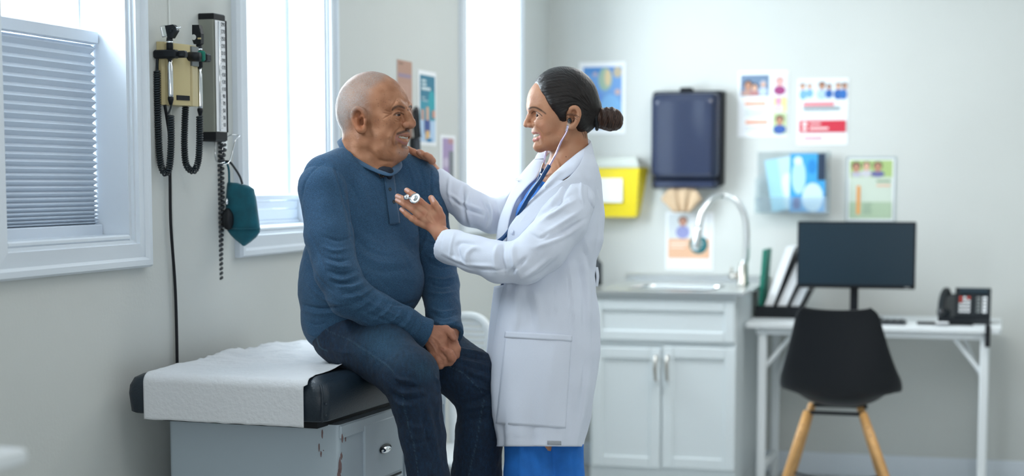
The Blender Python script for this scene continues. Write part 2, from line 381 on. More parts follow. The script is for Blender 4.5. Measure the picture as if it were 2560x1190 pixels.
notice('photo_flyer', 'white flyer with a column of portrait photos and orange headings', 1846, 178, 1969, 342,
       [(.05, .06, .62, .38, (.16, .24, .36))]+clip(head(.2, .22, .09, SK, HR, (.5, .3, .25), .8)+head(.33, .25, .07, SK2, HR, (.45, .2, .2), .8)+head(.5, .2, .06, SK2, (.4, .5, .65), (.5, .6, .75), .8), .05, .06, .62, .38) +
       [(.70, .05, .97, .37, (.80, .76, .80))]+clip(head(.83, .17, .08, (.75, .4, .38), (.5, .3, .25), (.35, .06, .2), .8), .70, .05, .97, .37)+[(.70, .40, .97, .62, (.75, .72, .30))]+clip(head(.81, .46, .07, (.75, .35, .5), (.7, .4, .5), (.7, .6, .7), .8), .70, .4, .97, .62) +
       [(.70, .64, .97, .96, (.55, .66, .35))]+clip(head(.84, .75, .09, SK, HR, (.05, .12, .4), .8), .70, .64, .97, .96) +
       [(.14, .47, .56, .52, (.82, .42, .28)), (.16, .75, .60, .80, (.80, .36, .22))]+lines(.14, .58, .58, .70, 4, (.66, .72, .70))+lines(.14, .58, .84, .92, 2, (.70, .72, .74)), 'flyer')
notice('red_banner_flyer', 'white flyer with a red banner and a row of medical staff', 1994, 197, 2119, 362,
       [(.04, .04, .97, .32, (.78, .84, .88))]+clip(head(.1, .12, .06, SK2, HR, LB, .8)+head(.24, .12, .05, SK2, (.3, .2, .15), LB, .8)+head(.48, .11, .07, SK, HR, (.45, .62, .85), .8)+head(.62, .13, .05, SK, HR, BL, .8)+head(.8, .12, .06, SK2, (.2, .1, .06), BL, .8)+head(.93, .12, .06, SK, HR, (.03, .16, .5), .8), .04, .04, .97, .32) +
       [(.12, .36, .72, .415, (.75, .22, .26)), (.12, .43, .84, .475, (.25, .33, .36)), (.14, .50, .62, .515, (.7, .72, .74)), (.05, .63, .96, .81, RD), (.10, .65, .21, .72, (.9, .8, .8), 'e'), (.10, .73, .21, .79, (.85, .7, .7), 'e'), (.25, .67, .47, .69, (.9, .75, .75)), (.25, .735, .62, .765, (.9, .75, .75)), (.14, .88, .50, .915, (.72, .35, .42))], 'flyer')
notice('green_flyer', 'green and white flyer in a clear sleeve above the monitor', 2120, 396, 2234, 552,
       [(.04, .03, .96, .97, (.62, .70, .60)), (.04, .03, .96, .30, (.42, .56, .22))]+clip(head(.18, .14, .1, SK, HR, (.5, .5, .6), .8)+head(.4, .12, .09, SK2, HR, (.6, .6, .65), .8)+head(.64, .13, .1, SK, HR, (.15, .15, .35), .8), .06, .05, .9, .30) +
       [(.04, .70, .96, .97, (.42, .54, .38)), (.20, .44, .28, .90, (.82, .36, .10)), (.62, .35, .92, .38, (.25, .35, .2)), (.62, .42, .92, .45, (.8, .5, .35))]+lines(.34, .56, .72, .9, 6, (.3, .4, .3)), 'flyer', 'acrylic')
notice('orange_poster', 'white poster with a portrait photo over an orange block behind the tap', 1665, 530, 1782, 676,
       [(.05, .03, .93, .46, (.66, .70, .72)), (.5, .05, .9, .44, (.84, .86, .88))]+clip(head(.36, .16, .10, (.55, .28, .2), (.25, .15, .12), (.30, .32, .58), .8), .05, .03, .93, .46) +
       [(.05, .46, .93, .80, (.78, .47, .30)), (.10, .53, .46, .56, (.9, .75, .65)), (.10, .60, .40, .62, (.9, .75, .65)), (.50, .40, .89, .72, (.0, .13, .15), 'e'), (.58, .52, .80, .55, (.4, .5, .5)), (.60, .58, .78, .60, (.4, .5, .5)), (.05, .80, .93, .97, (.84, .86, .88))], 'poster')
# tape bits at the corners of the flyers
# towel dispenser
def bbox(px0, py0, px1, py1, off):   # world rect from pixels, on the plane 'off' in front of the wall
    a = bw(px0, py0, off); b = bw(px1, py1, off); return a[0], b[0], b[2], a[2]
X0, X1, Z0, Z1 = bbox(1626, 232, 1791, 474, .13)
t = thing('towel_dispenser', 'smoky navy plastic paper towel dispenser on the back wall', 'towel dispenser', ((X0+X1)/2, BY, Z0))
def rounded(x0, x1, z0, z1, r, n=5):
    o = []
    for cx, cz, a0 in ((x1-r, z0+r, -90), (x1-r, z1-r, 0), (x0+r, z1-r, 90), (x0+r, z0+r, 180)):
        for k in range(n+1):
            a = R(a0+90*k/n); o.append((cx+r*cos(a), cz+r*sin(a)))
    return o
def loft_y(mb, secs):  # secs: (y, x0,x1,z0,z1,r)
    G = [[(x, y, z) for x, z in rounded(a, b, c, d, r)] for y, a, b, c, d, r in secs]
    mb.grid(G, closed=True); n = len(G[0]); mb.add(G[0], [tuple(range(n))]); mb.add(G[-1], [tuple(range(n))]); return mb
yf = BY-.13
loft_y(MB(), [(BY-.001, X0-.004, X1+.02, Z0+.02, Z1+.012, .012), (BY-.06, X0-.004, X1+.016, Z0+.014, Z1+.010, .02)]).make('back_shell', 'black', t, auto=40)
loft_y(MB(), [(BY-.06, X0, X1+.006, Z0+.05, Z1+.004, .03), (yf+.03, X0, X1, Z0+.05, Z1, .034), (yf+.008, X0+.012, X1-.012, Z0+.06, Z1-.012, .03), (yf, X0+.03, X1-.03, Z0+.075, Z1-.04, .025)]).make('cover', 'navyp', t, smooth=True)
loft_y(MB(), [(BY-.06, X0, X1, Z0, Z0+.046, .012), (yf+.035, X0+.003, X1-.003, Z0+.004, Z0+.046, .014), (yf+.02, X0+.02, X1-.02, Z0+.012, Z0+.04, .01)]).make('outlet_lip', 'navyp', t, smooth=True)
xm = (X0+X1)/2
MB().box((xm-.03, BY-.08, Z1+.004), (xm+.03, BY-.03, Z1+.026), .006).make('latch', 'black', t)
# kraft towel hanging out
G = []; e0 = bw(1652, 470, .09); e1 = bw(1757, 470, .09); f0 = bw(1686, 531, .09); f1 = bw(1726, 531, .09)
for i in range(9):
    s_ = i/8; row = []
    for j in range(25):
        u = j/24; top = e0+(e1-e0)*u+np.array([0, 0, -.055*(2*u-1)**4]); bot = f0+(f1-f0)*u
        p = top*(1-s_)+bot*s_+np.array([0, .009*sin(u*pi*6)*(.6+.6*s_)-.012*s_, 0]); row.append(p)
    G.append(row)
tag(mesh_obj('paper_towel', *(lambda m: (m.v, m.f))(MB().grid(G)), 'kraft', smooth=True, solid=.0015), 'brown paper towel fanned out beneath the navy dispenser', 'paper towel')
# sharps container
X0, X1, Z0, Z1 = bbox(1493, 420, 1592, 543, .10)
t = thing('sharps_container', 'yellow wall-mounted sharps bin with a white label and pale lid', 'container', ((X0+X1)/2, BY, Z0))
G = [[(a, y, z) for a, y in ((X0-.01-e, BY-.002), (X1+e+.03*g, BY-.002), (X1+e, BY-.085-.02*g), (X0-.01-e, BY-.085-.02*g))] for z, e, g in ((Z0, -.012, 0), (Z0+.01, -.006, 0), (Z1-.01, .010, .8), (Z1, .012, .9))]
mb = MB().grid(G, closed=True); mb.add(G[0], [(0, 1, 2, 3)]); mb.add(G[-1], [(0, 1, 2, 3)]); mb.make('bin', 'yellow', t)
MB().box((X0-.02, BY-.11, Z1), (X1+.012, BY-.002, Z1+.016), .004).make('lid', 'milky', t)
G = [[(X0-.012, BY-.10, Z1+.016), (X1+.004, BY-.10, Z1+.016)], [(X0-.005, BY-.07, Z1+.05), (X1-.004, BY-.10, Z1+.05)], [(X0-.005, BY-.01, Z1+.05), (X1-.004, BY-.01, Z1+.05)]]
MB().grid(G).make('chute', 'milky', t, solid=.003)
a = bw(1500, 446, .10); b = bw(1556, 506, .10)
MB().box((a[0], BY-.106, b[2]), (b[0], BY-.090, a[2]), .001).make('label_card', 'sheet', t)
# acrylic rack with booklets
X0, X1, Z0, Z1 = bbox(1926, 384, 2064, 530, .07)
t = thing('brochure_rack', 'clear acrylic brochure rack screwed to the back wall', 'rack', ((X0+X1)/2, BY, Z0))
MB().box((X0-.07, BY-.006, Z0-.006), (X1+.012, BY-.002, Z1+.01), .001).make('back_plate', 'acrylic', t)
MB().box((X0-.07, BY-.085, Z0-.008), (X1+.012, BY-.006, Z0-.004), .001).make('shelf', 'acrylic', t)
MB().box((X0-.07, BY-.085, Z0-.004), (X1+.012, BY-.082, Z0+.07), .001).make('front_lip', 'acrylic', t)
for x in (X0-.07, X1+.010): MB().box((x, BY-.082, Z0-.004), (x+.003, BY-.006, Z0+.16), .001).make('side_panel', 'acrylic', t)
def book(name, label, x0, x1, z0, z1, y, tilt, m, items):
    o = thing(name, label, 'booklet', ((x0+x1)/2, y, z0), 'booklets in the acrylic rack')
    c = np.array([(x0+x1)/2, z0]); 
    def T(p):
        dx, dz = p[0]-c[0], p[2]-c[1]; return (c[0]+dx*cos(tilt)+dz*sin(tilt), p[1], c[1]-dx*sin(tilt)+dz*cos(tilt))
    MB().box((x0, y-.004, z0), (x1, y+.004, z1), 0, T).make('pages', 'sheet', o)
    flat_print(o, lambda u, v, d: T((x0+(x1-x0)*u, y-.0045-d, z1-(z1-z0)*v)), items)
q0 = bw(1976, 384, .05); q1 = bw(2062, 528, .05)
book('booklet', 'bright blue booklet standing upright in the acrylic rack', q0[0], q1[0], Z0, q0[2], BY-.05, 0, 0,
     [(0, 0, 1, 1, (.05, .36, .72)), (.78, 0, 1, .46, (.02, .04, .08)), (.05, .1, .45, .7, (.45, .72, .88), 'e'), (.35, .5, .95, 1, (.62, .80, .92), 'e'), (.5, .1, .75, .35, (.02, .25, .62), 'e'), (.1, .75, .3, .95, (.01, .08, .3)), (.1, .05, .35, .2, (.7, .85, .92), 'e')])
q0 = bw(1916, 402, .03); q1 = bw(1985, 528, .03)
book('booklet', 'pale blue booklet leaning over to the side in the acrylic rack', q0[0]+.03, q1[0]+.02, Z0+.008, q0[2]+.015, BY-.030, -.16, 0,
     [(0, 0, 1, 1, (.50, .70, .78)), (.0, .0, .5, 1, (.36, .64, .76)), (.5, .3, 1, .8, (.70, .82, .88), 'e')])
# ================================================================== sink unit
Yc = 7.22
cx1 = ony(1838, 900, Yc)[0]; cx0 = ony(1474, 900, Yc)[0]; topz = ony(1838, 740, Yc)[2]; H0 = .07
t = thing('sink_cabinet', 'white shaker sink cabinet with a drawer front and two doors', 'cabinet', ((cx0+cx1)/2, (Yc+BY)/2, 0))
MB().box((cx0, Yc+.02, H0), (cx1, BY, topz), .003).make('body', 'cab', t)
MB().box((cx0+.05, Yc+.09, 0), (cx1-.0, BY, H0)).make('toe_kick', 'cab', t)
def shaker(name, px0, py0, px1, py1, fr=.055, par=None):
    a = ony(px0, py0, Yc); b = ony(px1, py1, Yc); x0, x1, z0, z1 = a[0], b[0], b[2], a[2]
    d = MB().box((x0+fr-.002, Yc+.008, z0+fr-.002), (x1-fr+.002, Yc+.018, z1-fr+.002)).make(name, 'cab', par)
    for lo, hi in (((x0, z0), (x0+fr, z1)), ((x1-fr, z0), (x1, z1)), ((x0+fr, z1-fr), (x1-fr, z1)), ((x0+fr, z0), (x1-fr, z0+fr))):
        MB().box((lo[0], Yc-.002, lo[1]), (hi[0], Yc+.02, hi[1]), .004).make('frame_rail', 'cab', d)
    return d
shaker('drawer_front', 1480, 748, 1836, 858, .045, t)
d1 = shaker('door', 1480, 866, 1650, 1172, .05, t); d2 = shaker('door', 1656, 866, 1836, 1178, .05, t)
for px, d in ((1638, d1), (1667, d2)):
    a = ony(px, 890, Yc-.03); b = ony(px, 952, Yc-.03)
    MB().tube([a+[0, .028, 0], a+[0, .002, -.004], (a+b)/2+[0, -.006, 0], b+[0, .002, .004], b+[0, .028, 0]], [.006, .007, .0075, .007, .006], 8).make('handle', 'nickel', d, smooth=True)
    for q in (a, b): MB().lathe([(.010, 0), (.008, .012)], q+[0, .016, 0], (0, 1, 0), 10).make('handle_base', 'white', d)
# stainless sink top with a basin
st = thing('kitchen_sink', 'stainless steel sink top with rolled edge on the white cabinet', 'sink', ((cx0+cx1)/2, (Yc+BY)/2, topz))
x0, x1, y0, y1 = cx0-.015, cx1+.03, Yc-.02, BY-.001; hx0, hx1, hy0, hy1 = cx0+.14, cx1-.13, Yc+.14, Yc+.52; zt_ = topz+.014
mb = MB()
for a, b, c, d in ((x0, x1, y0, hy0), (x0, x1, hy1, y1), (x0, hx0, hy0, hy1), (hx1, x1, hy0, hy1)): mb.box((a, c, topz+.001), (b, d, zt_))
mb.make('deck', 'steel', st)
mb = MB(); G = [[(a, b, z) for a, b in rounded(hx0-e, hx1+e, hy0-e, hy1+e, .05)] for z, e in ((zt_+.004, .012), (zt_+.004, 0), (zt_-.01, -.004), (zt_-.15, -.012), (zt_-.17, -.05))]
mb.grid(G, closed=True); mb.add(G[-1], [tuple(range(len(G[0])))]); mb.make('basin', 'steel', st, smooth=True)
MB().box((x0, BY-.02, zt_), (x1, BY-.001, zt_+.03), .003).make('upstand', 'steel', st)
# tap
yt = Yc+.56
def ft(px, py, y=None): return ony(px, py, y or yt)
t = thing('gooseneck_tap', 'brushed gooseneck kitchen tap with pull-down spray head', 'tap', ft(1857, 722))
base = ft(1857, 722); base[2] = zt_
MB().lathe([(.030, 0), (.030, .008), (.024, .012), (.022, .09), (.018, .10)], base, (0, 0, 1), 20).make('body', 'nickel', t, smooth=True)
pts = [base+[0, 0, .09], ft(1865, 640), ft(1866, 570), ft(1858, 530), ft(1838, 500), ft(1808, 489), ft(1780, 497, yt-.06), ft(1757, 528, yt-.10), ft(1748, 565, yt-.12)]
MB().tube(spline(pts, 6), .0155, 12).make('spout', 'steel', t, smooth=True)
p0 = ft(1748, 565, yt-.12); p1 = ft(1738, 625, yt-.13); dv = (p1-p0)
MB().lathe([(.016, 0), (.019, .02), (.021, .10), (.017, np.linalg.norm(dv))], p0, dv, 16).make('spray_head', 'steel', t, smooth=True)
MB().tube([ft(1852, 690), ft(1826, 690, yt-.01)], [.016, .014], 12).make('valve', 'nickel', t, smooth=True)
MB().tube([ft(1826, 692, yt-.01), ft(1829, 668, yt-.03)], [.008, .006], 8).make('lever', 'nickel', t, smooth=True)
# bottle by the sink, half hidden by the coat
p = ony(1487, 716, Yc+.35); 
t = thing('soap_bottle', 'dark grey pump soap bottle on the sink top beside the white coat', 'bottle', (p[0], p[1], zt_))
MB().lathe([(.0, 0), (.034, .001), (.034, .10), (.014, .125), (.014, .14)], (p[0], p[1], zt_), (0, 0, 1), 18).make('bottle_body', 'rubber', t, smooth=True)
MB().tube([(p[0], p[1], zt_+.135), (p[0], p[1], zt_+.17), (p[0]-.03, p[1], zt_+.172)], .006, 8).make('pump', 'black', t, smooth=True)

# ================================================================== desk
YD = 7.43; dz = ony(1862, 806, YD)[2]; dX0 = ony(1860, 806, YD)[0]; dX1 = ony(2505, 820, YD)[0]; YD1 = 8.0
t = thing('folding_desk', 'white folding desk with tubular legs against the back wall', 'desk', ((dX0+dX1)/2, (YD+YD1)/2, 0))
mb = MB(); G = [[(x, y, z) for x, y in rounded(dX0+e, dX1-e, YD+e, YD1-e, .02)] for z, e in ((dz-.026, .004), (dz-.022, 0), (dz-.004, 0), (dz, .003))]
mb.grid(G, closed=True)
for g in (G[0], G[-1]): mb.add(g, [tuple(range(len(g)))])
mb.make('desk_top', 'white', t)
MB().box((dX0+.05, YD+.03, dz-.055), (dX1-.06, YD+.05, dz-.026), .003).make('rail', 'white', t)
MB().box((dX0+.05, YD1-.05, dz-.055), (dX1-.06, YD1-.03, dz-.026), .003).make('rail', 'white', t)
lx = [ony(1906, 900, YD+.04)[0], ony(2461, 900, YD+.04)[0]]
for x in lx:
    for y in (YD+.04, YD1-.05): MB().box((x-.019, y-.016, 0), (x+.019, y+.016, dz-.03), .006).make('leg', 'white', t)
    MB().box((x-.012, YD+.05, .10), (x+.012, YD1-.06, .13), .003).make('foot_bar', 'white', t)
for sx, x in ((1, lx[0]), (-1, lx[1])):
    for y in (YD+.06, YD+.10):
        MB().tube([(x+sx*.012, y, dz-.20), (x+sx*.135, y, dz-.045)], .010, 6).make('brace', 'white', t)
    MB().tube([(x+sx*.012, YD1-.07, dz-.28), (x+sx*.11, YD1-.07, dz-.05)], .010, 6).make('brace', 'white', t)
a = ony(2470, 812, YD-.01); b = ony(2470, 868, YD-.01)
MB().box((a[0]-.011, YD-.012, b[2]), (a[0]+.011, YD+.02, a[2]), .003).make('clip', 'black', t)
# monitor
Ym = 7.60
a = ony(1994, 553, Ym); b = ony(2287, 724, Ym)
t = thing('monitor', 'flat black desktop monitor, switched off, on the white desk', 'monitor', ((a[0]+b[0])/2, Ym, dz))
MB().box((a[0], Ym, b[2]), (b[0], Ym+.03, a[2]), .004).make('housing', 'black', t)
MB().box((a[0]+.008, Ym-.0015, b[2]+.018), (b[0]-.008, Ym+.001, a[2]-.008)).make('screen', 'screen', t)
MB().box((b[0]-.045, Ym-.0012, b[2]+.007), (b[0]-.022, Ym+.0005, b[2]+.0095)).make('maker_mark', 'steel', t)
n = ony(2135, 760, Ym+.04)
MB().box((n[0]-.018, Ym+.03, dz+.01), (n[0]+.018, Ym+.045, b[2]+.12), .003).make('neck', 'black', t)
MB().box((n[0]-.12, Ym+.006, dz+.001), (n[0]+.12, Ym+.17, dz+.011), .004).make('foot', 'black', t)
p = ony(2200, 786, 7.50); q = ony(2266, 786, 7.55)
t = thing('keyboard', 'slim dark grey keyboard lying on the desk behind the chair', 'keyboard', ((p[0]+q[0])/2-.12, 7.53, dz))
MB().box((q[0]-.40, 7.465, dz+.001), (q[0], 7.598, dz+.014), .004).make('case', 'rubber', t)
for i in range(4):
    for j in range(13): MB().box((q[0]-.39+j*.0296, 7.478+i*.029, dz+.014), (q[0]-.39+j*.0296+.025, 7.478+i*.029+.025, dz+.018), .002).make('key', 'black', t)
# file holder with papers
Yh = 7.72
def fh(px, py, y=Yh): return ony(px, py, y)
x0 = fh(1900, 0)[0]; x1 = fh(2020, 0)[0]
dz += .001
t = thing('file_holder', 'black desktop file sorter with slanted dividers beside the monitor', 'file holder', ((x0+x1)/2, Yh, dz))
MB().box((x0, Yh-.012, dz), (x1, Yh+.22, dz+.012), .003).make('tray', 'black', t)
MB().box((x0, Yh-.014, dz), (x1, Yh-.008, dz+.055), .002).make('front_lip', 'black', t)
def slab(mb, xa, xb, lean, z0, z1, ya, yb): return mb.prism([(xa, ya, z0), (xb, ya, z0), (xb+lean, ya, z1), (xa+lean, ya, z1)], (0, yb-ya, 0))
zt1 = fh(1900, 612)[2]-dz
for k, (xa, ln, hh) in enumerate(((.0, 0, .0), (.068, .115, .30), (.125, .115, .25), (.180, .06, .13))):
    if k: slab(MB(), x0+xa, x0+xa+.010, ln, dz+.012, dz+hh, Yh-.008, Yh+.2).make('divider', 'black', t)
tag(slab(MB(), x0+.008, x0+.024, .02, dz+.013, dz+.31, Yh, Yh+.2).make('folder', 'green'), 'green card folder at the end of the black file sorter', 'folder', 'folders in the sorter')
tag(slab(MB(), x0+.150, x0+.157, .07, dz+.013, dz+.325, Yh+.203, Yh+.216).make('folder', 'green'), 'dark green folder standing tallest, mostly behind the monitor', 'folder', 'folders in the sorter')
for k, (xa, wd, ln, hh, ds) in enumerate(((.026, .038, .11, .325, 'tall white papers leaning in the first slot of the sorter'), (.080, .042, .115, .285, 'white papers leaning in the middle slot of the sorter'), (.137, .040, .085, .19, 'short white papers in the last slot of the sorter'))):
    tag(slab(MB(), x0+xa, x0+xa+wd, ln, dz+.013, dz+hh, Yh+.002, Yh+.19).make('paper_stack', 'sheet'), ds, 'papers', 'paper stacks in the sorter')
# telephone
Yp = 7.62
def tp(px, py, y=Yp): return ony(px, py, y)
a = tp(2386, 792); b = tp(2478, 724)
t = thing('desk_phone', 'black multi-line office telephone on the end of the white desk', 'telephone', ((a[0]+b[0])/2, Yp, dz))
A0, A1 = a[0], b[0]
hb = b[2]-dz
MB().prism([(A0-.07, Yp-.02, dz), (A0-.07, Yp+.16, dz), (A0-.07, Yp+.16, dz+hb*.8), (A0-.07, Yp-.02, dz+.03)], (A1-A0+.07, 0, 0)).make('base', 'blackg', t)
pn = lambda u, v, d=0: np.array([A0+(A1-A0)*u, Yp-.02+.12*v-d*.8, dz+.035+(hb-.035)*v+d*.6])
MB().prism([pn(0, 0), pn(1, 0), pn(1, 1), pn(0, 1)], (0, .03, -.03)).make('face_plate', 'blackg', t)
MB().prism([pn(.12, .80, .004), pn(.92, .80, .004), pn(.92, .98, .004), pn(.12, .98, .004)], (0, .006, -.004)).make('display', 'screen', t)
for i in range(3):
    for j in range(5):
        u, v = .12+i*.11, .12+j*.12; c = (.5, .04, .03) if (i == 0 and j > 2) or (i == 2 and j > 3) else (.75, .72, .75)
        MB().prism([pn(u, v, .004), pn(u+.08, v, .004), pn(u+.08, v+.07, .004), pn(u, v+.07, .004)], (0, .004, -.003)).make('key', M['sheet'] if c[1] > .5 else 'redkey', t)
for i in range(2):
    for j in range(5):
        u, v = .60+i*.17, .12+j*.12
        MB().prism([pn(u, v, .004), pn(u+.12, v, .004), pn(u+.12, v+.07, .004), pn(u, v+.07, .004)], (0, .004, -.003)).make('key', 'greykey' if i == 0 else 'sheet', t)
h0 = tp(2364, 734, Yp+.06); h1 = tp(2356, 788, Yp-.06)
MB().tube(spline([h1+[0, -.0, .0], h1+[-.006, .015, .025], (h0+h1)/2+[-.008, 0, .022], h0+[0, -.01, .012], h0+[.004, .0, -.008]], 5), [.012]+[.021]*4+[.016]*11+[.021]*4+[.012], 10).make('handset', 'blackg', t, smooth=True)
lp = [tp(*q, 7.5) for q in ((2293, 797), (2310, 793), (2345, 796), (2372, 806), (2400, 800), (2432, 797), (2425, 804), (2390, 807), (2340, 806), (2300, 802))]
for q in lp: q[2] = dz+.008
t = thing('key_lanyard', 'black lanyard with a white card lying on the desk before the telephone', 'lanyard', (lp[3][0], lp[3][1], dz))
MB().tube(spline(lp, 5, True)+[lp[0]], .007, 6).make('strap', 'black', t, smooth=True)
c = tp(2360, 800, 7.47); MB().box((c[0]-.035, 7.44, dz+.012), (c[0]+.02, 7.50, dz+.016), .001).make('card', 'sheet', t)
# shell chair
Ys0 = 6.62
def sc(px, py, y=Ys0): return ony(px, py, y)
cxm = sc(2092, 900)[0]
t = thing('shell_chair', 'black plastic shell chair with splayed beech legs at the desk', 'chair', (cxm, Ys0+.2, 0))
rows = [(768, 80, 0, .0, .012), (785, 96, .002, .02, .0), (830, 108, .010, .035, 0), (880, 121, .020, .05, 0), (925, 135, .028, .075, 0), (958, 146, .035, .115, 0), (985, 146, .045, .135, 0), (1005, 128, .075, .12, 0), (1020, 104, .12, .10, 0), (1030, 80, .18, .09, 0), (1032, 78, .26, .085, 0), (1028, 76, .34, .08, 0), (1026, 70, .42, .03, 0)]
G = []
for py, hw, yo, wrap, dip in rows:
    c = sc(2092, py, Ys0); hwm = hw*(Ys0)/4218*1.03; row = []
    for j in range(21):
        u = -1+j/10; zz_ = c[2]-dip*(1-u*u)
        row.append((c[0]+hwm*sin(u*pi/2*.92)/sin(pi/2*.92), Ys0+yo+wrap*(1-cos(u*pi/2*.95)), zz_+(.02+wrap*.35)*(abs(u)**3)*(1 if py > 990 else 0)))
    G.append(row)
G = [spline(g, 1) for g in G]; GT = list(map(list, zip(*G))); GT = [spline(c, 3) for c in GT]; G = list(map(list, zip(*GT)))
mesh_obj('shell', *(lambda m: (m.v, m.f))(MB().grid(G)), 'black', t, smooth=True, solid=.007)
zs = sc(2092, 1032)[2]
for px0, px1, y0_, y1_ in ((2018, 1958, Ys0+.07, Ys0-.06), (2158, 2222, Ys0+.07, Ys0-.06), (2030, 1975, Ys0+.30, Ys0+.42), (2150, 2205, Ys0+.30, Ys0+.42)):
    a = sc(px0, 1036, y0_); a[2] = zs-.01; b = sc(px1, 1210, y1_); d = (b-a); b = a+d*(a[2]/(-d[2]))*1.0
    MB().tube([a, a+(b-a)*.25, b], [.0165, .0165, .010], 12).make('leg', 'wood', t, smooth=True)
    for s_ in (.10, .16): 
        q = a+(b-a)*s_; MB().tube([q+[0, -.0175, 0], q+[0, -.014, 0]], .004, 8).make('bolt', 'black', t)
    MB().tube([a+[0, 0, .0], a+(b-a)*.22+[(.012 if px0 < 2090 else -.012), .004, 0]], .006, 6).make('bracket', 'black', t)
bl_ = sc(2018, 1036, Ys0+.07); br_ = sc(2158, 1036, Ys0+.07)
for y in (Ys0+.07, Ys0+.30): MB().tube([(bl_[0], y, zs-.012), (br_[0], y, zs-.012)], .008, 8).make('cross_rod', 'black', t)
def legpt(i, s_):
    px0, px1, y0_, y1_ = ((2018, 1958, Ys0+.07, Ys0-.06), (2158, 2222, Ys0+.07, Ys0-.06), (2030, 1975, Ys0+.30, Ys0+.42), (2150, 2205, Ys0+.30, Ys0+.42))[i]
    a = sc(px0, 1036, y0_); a[2] = zs-.01; b = sc(px1, 1210, y1_); d = b-a; b = a+d*(a[2]/(-d[2])); return a+(b-a)*s_
for i, j in ((0, 3), (1, 2)): MB().tube([legpt(i, .62), legpt(j, .62)], .005, 6).make('wire_strut', 'black', t)
# white slatted chair beyond the patient
def wc(px, py, y=5.75): return ony(px, py, y)
t = thing('slatted_chair', 'white plastic chair with a rounded slotted back near the window wall', 'chair', wc(1165, 1190)*[1, 1, 0])
xl, xr = wc(1118, 800)[0], wc(1222, 800)[0]; zt2 = wc(1170, 790)[2]; zb2 = wc(1170, 905)[2]; xm = (xl+xr)/2; hw = (xr-xl)/2
out = [(xm+hw*u*(1.0 if v < .6 else sqrt(max(0, 1-((v-.6)/.4)**2))*.9+.1), zb2+(zt2-zb2)*v) for u, v in [(-1, 0), (-1, .3), (-1, .6), (-1, .75), (-1, .88), (-1, .97), (0, 1.0), (1, .97), (1, .88), (1, .75), (1, .6), (1, .3), (1, 0)]]
MB().tube(spline([(x, 5.75, z) for x, z in out], 4), .016, 8).make('back_frame', 'white', t, smooth=True)
for k in range(7):
    v = .08+k*.12; wd = hw*(1.0 if v < .6 else sqrt(1-((v-.6)/.4)**2)*.9+.1)
    MB().box((xm-wd, 5.745, zb2+(zt2-zb2)*v), (xm+wd, 5.755, zb2+(zt2-zb2)*(v+.08)), .002).make('slat', 'white', t)
MB().box((xm-hw, 5.35, .43), (xm+hw, 5.75, .455), .008).make('seat', 'white', t)
for x in (xm-hw+.02, xm+hw-.02):
    MB().tube([(x, 5.75, zb2+.02), (x, 5.78, 0)], .017, 8).make('leg', 'white', t, smooth=True)
    MB().tube([(x, 5.38, .44), (x, 5.35, 0)], .017, 8).make('leg', 'white', t, smooth=True)
# tray close to the camera at the lower corner
c = atd(56, 1140, 2.3)
t = thing('instrument_trolley', 'out-of-focus white trolley top poking in at the lower corner', 'trolley', (c[0]-.2, c[1], 0))
e = atd(54, 1124, 2.3); X1_ = e[0]; Z1_ = e[2]
mb = MB(); G = [[(x, y, z) for x, y in rounded(X1_-.45, X1_-g, c[1]-.25+g, c[1]+.02-g, .01)] for z, g in ((Z1_-.022, .004), (Z1_-.018, 0), (Z1_-.004, 0), (Z1_, .004))]
mb.grid(G, closed=True); [mb.add(g, [tuple(range(len(g)))]) for g in (G[0], G[-1])]; mb.make('top', 'white', t, smooth=False)
for x in (X1_-.42, X1_-.06):
    for y in (c[1]-.2, c[1]-.02): MB().tube([(x, y, 0), (x, y, Z1_-.02)], .012, 8).make('leg', 'chrome', t, smooth=True)
MB().box((X1_-.43, c[1]-.2, .2), (X1_-.05, c[1]-.02, .215), .003).make('shelf', 'white', t)
# ================================================================== window wall: diagnostic set, gauge, cuff, notices
from mathutils import noise as mnoise
def lw(px, py, p=0): return onx(px, py, WX+p)
def lnotice(name, label, x0, y0, x1, y1, items, cat='poster', sheet='sheet'):
    ya = yw(x0); yb = yw(x1); za = lw((x0+x1)/2, y0)[2]; zb_ = lw((x0+x1)/2, y1)[2]
    t = thing(name, label, cat, (WX, (ya+yb)/2, zb_))
    MB().box((WX+.0002, ya, zb_), (WX+.002, yb, za)).make('sheet', sheet, t)
    flat_print(t, lambda u, v, d: (WX+.0022+d, ya+(yb-ya)*u, za-(za-zb_)*v), items)
lnotice('brown_poster', 'narrow brown paper notice with a violet stripe behind the man\'s forehead', 993, 152, 1030, 345, [(0, 0, 1, 1, (.46, .27, .20)), (.08, .17, .92, .22, (.33, .25, .34)), (.1, .03, .4, .06, (.3, .18, .14)), (.1, .3, .8, .9, (.49, .29, .22))])
lnotice('teal_poster', 'tall teal poster with raised hands and white lettering on the window wall', 1046, 178, 1090, 364,
        [(.08, .06, .93, .95, (.04, .20, .30)), (.08, .40, .93, .66, (.05, .30, .40)), (.55, .25, .93, .55, (.03, .36, .42), 'e'), (.08, .66, .93, .95, (.45, .60, .78)), (.16, .12, .42, .15, (.6, .72, .75)), (.16, .17, .44, .20, (.6, .72, .75)), (.16, .22, .66, .26, (.65, .75, .78)), (.16, .35, .36, .37, (.4, .55, .6)), (.18, .39, .52, .41, (.4, .55, .6)),
         (.14, .52, .28, .66, (.62, .36, .28)), (.40, .48, .56, .66, (.65, .42, .30)), (.74, .52, .92, .62, (.60, .32, .24)), (.30, .66, .62, .84, (.06, .10, .30)), (.36, .80, .58, .92, (.75, .48, .20)), (.44, .90, .70, .95, (.03, .22, .45))])
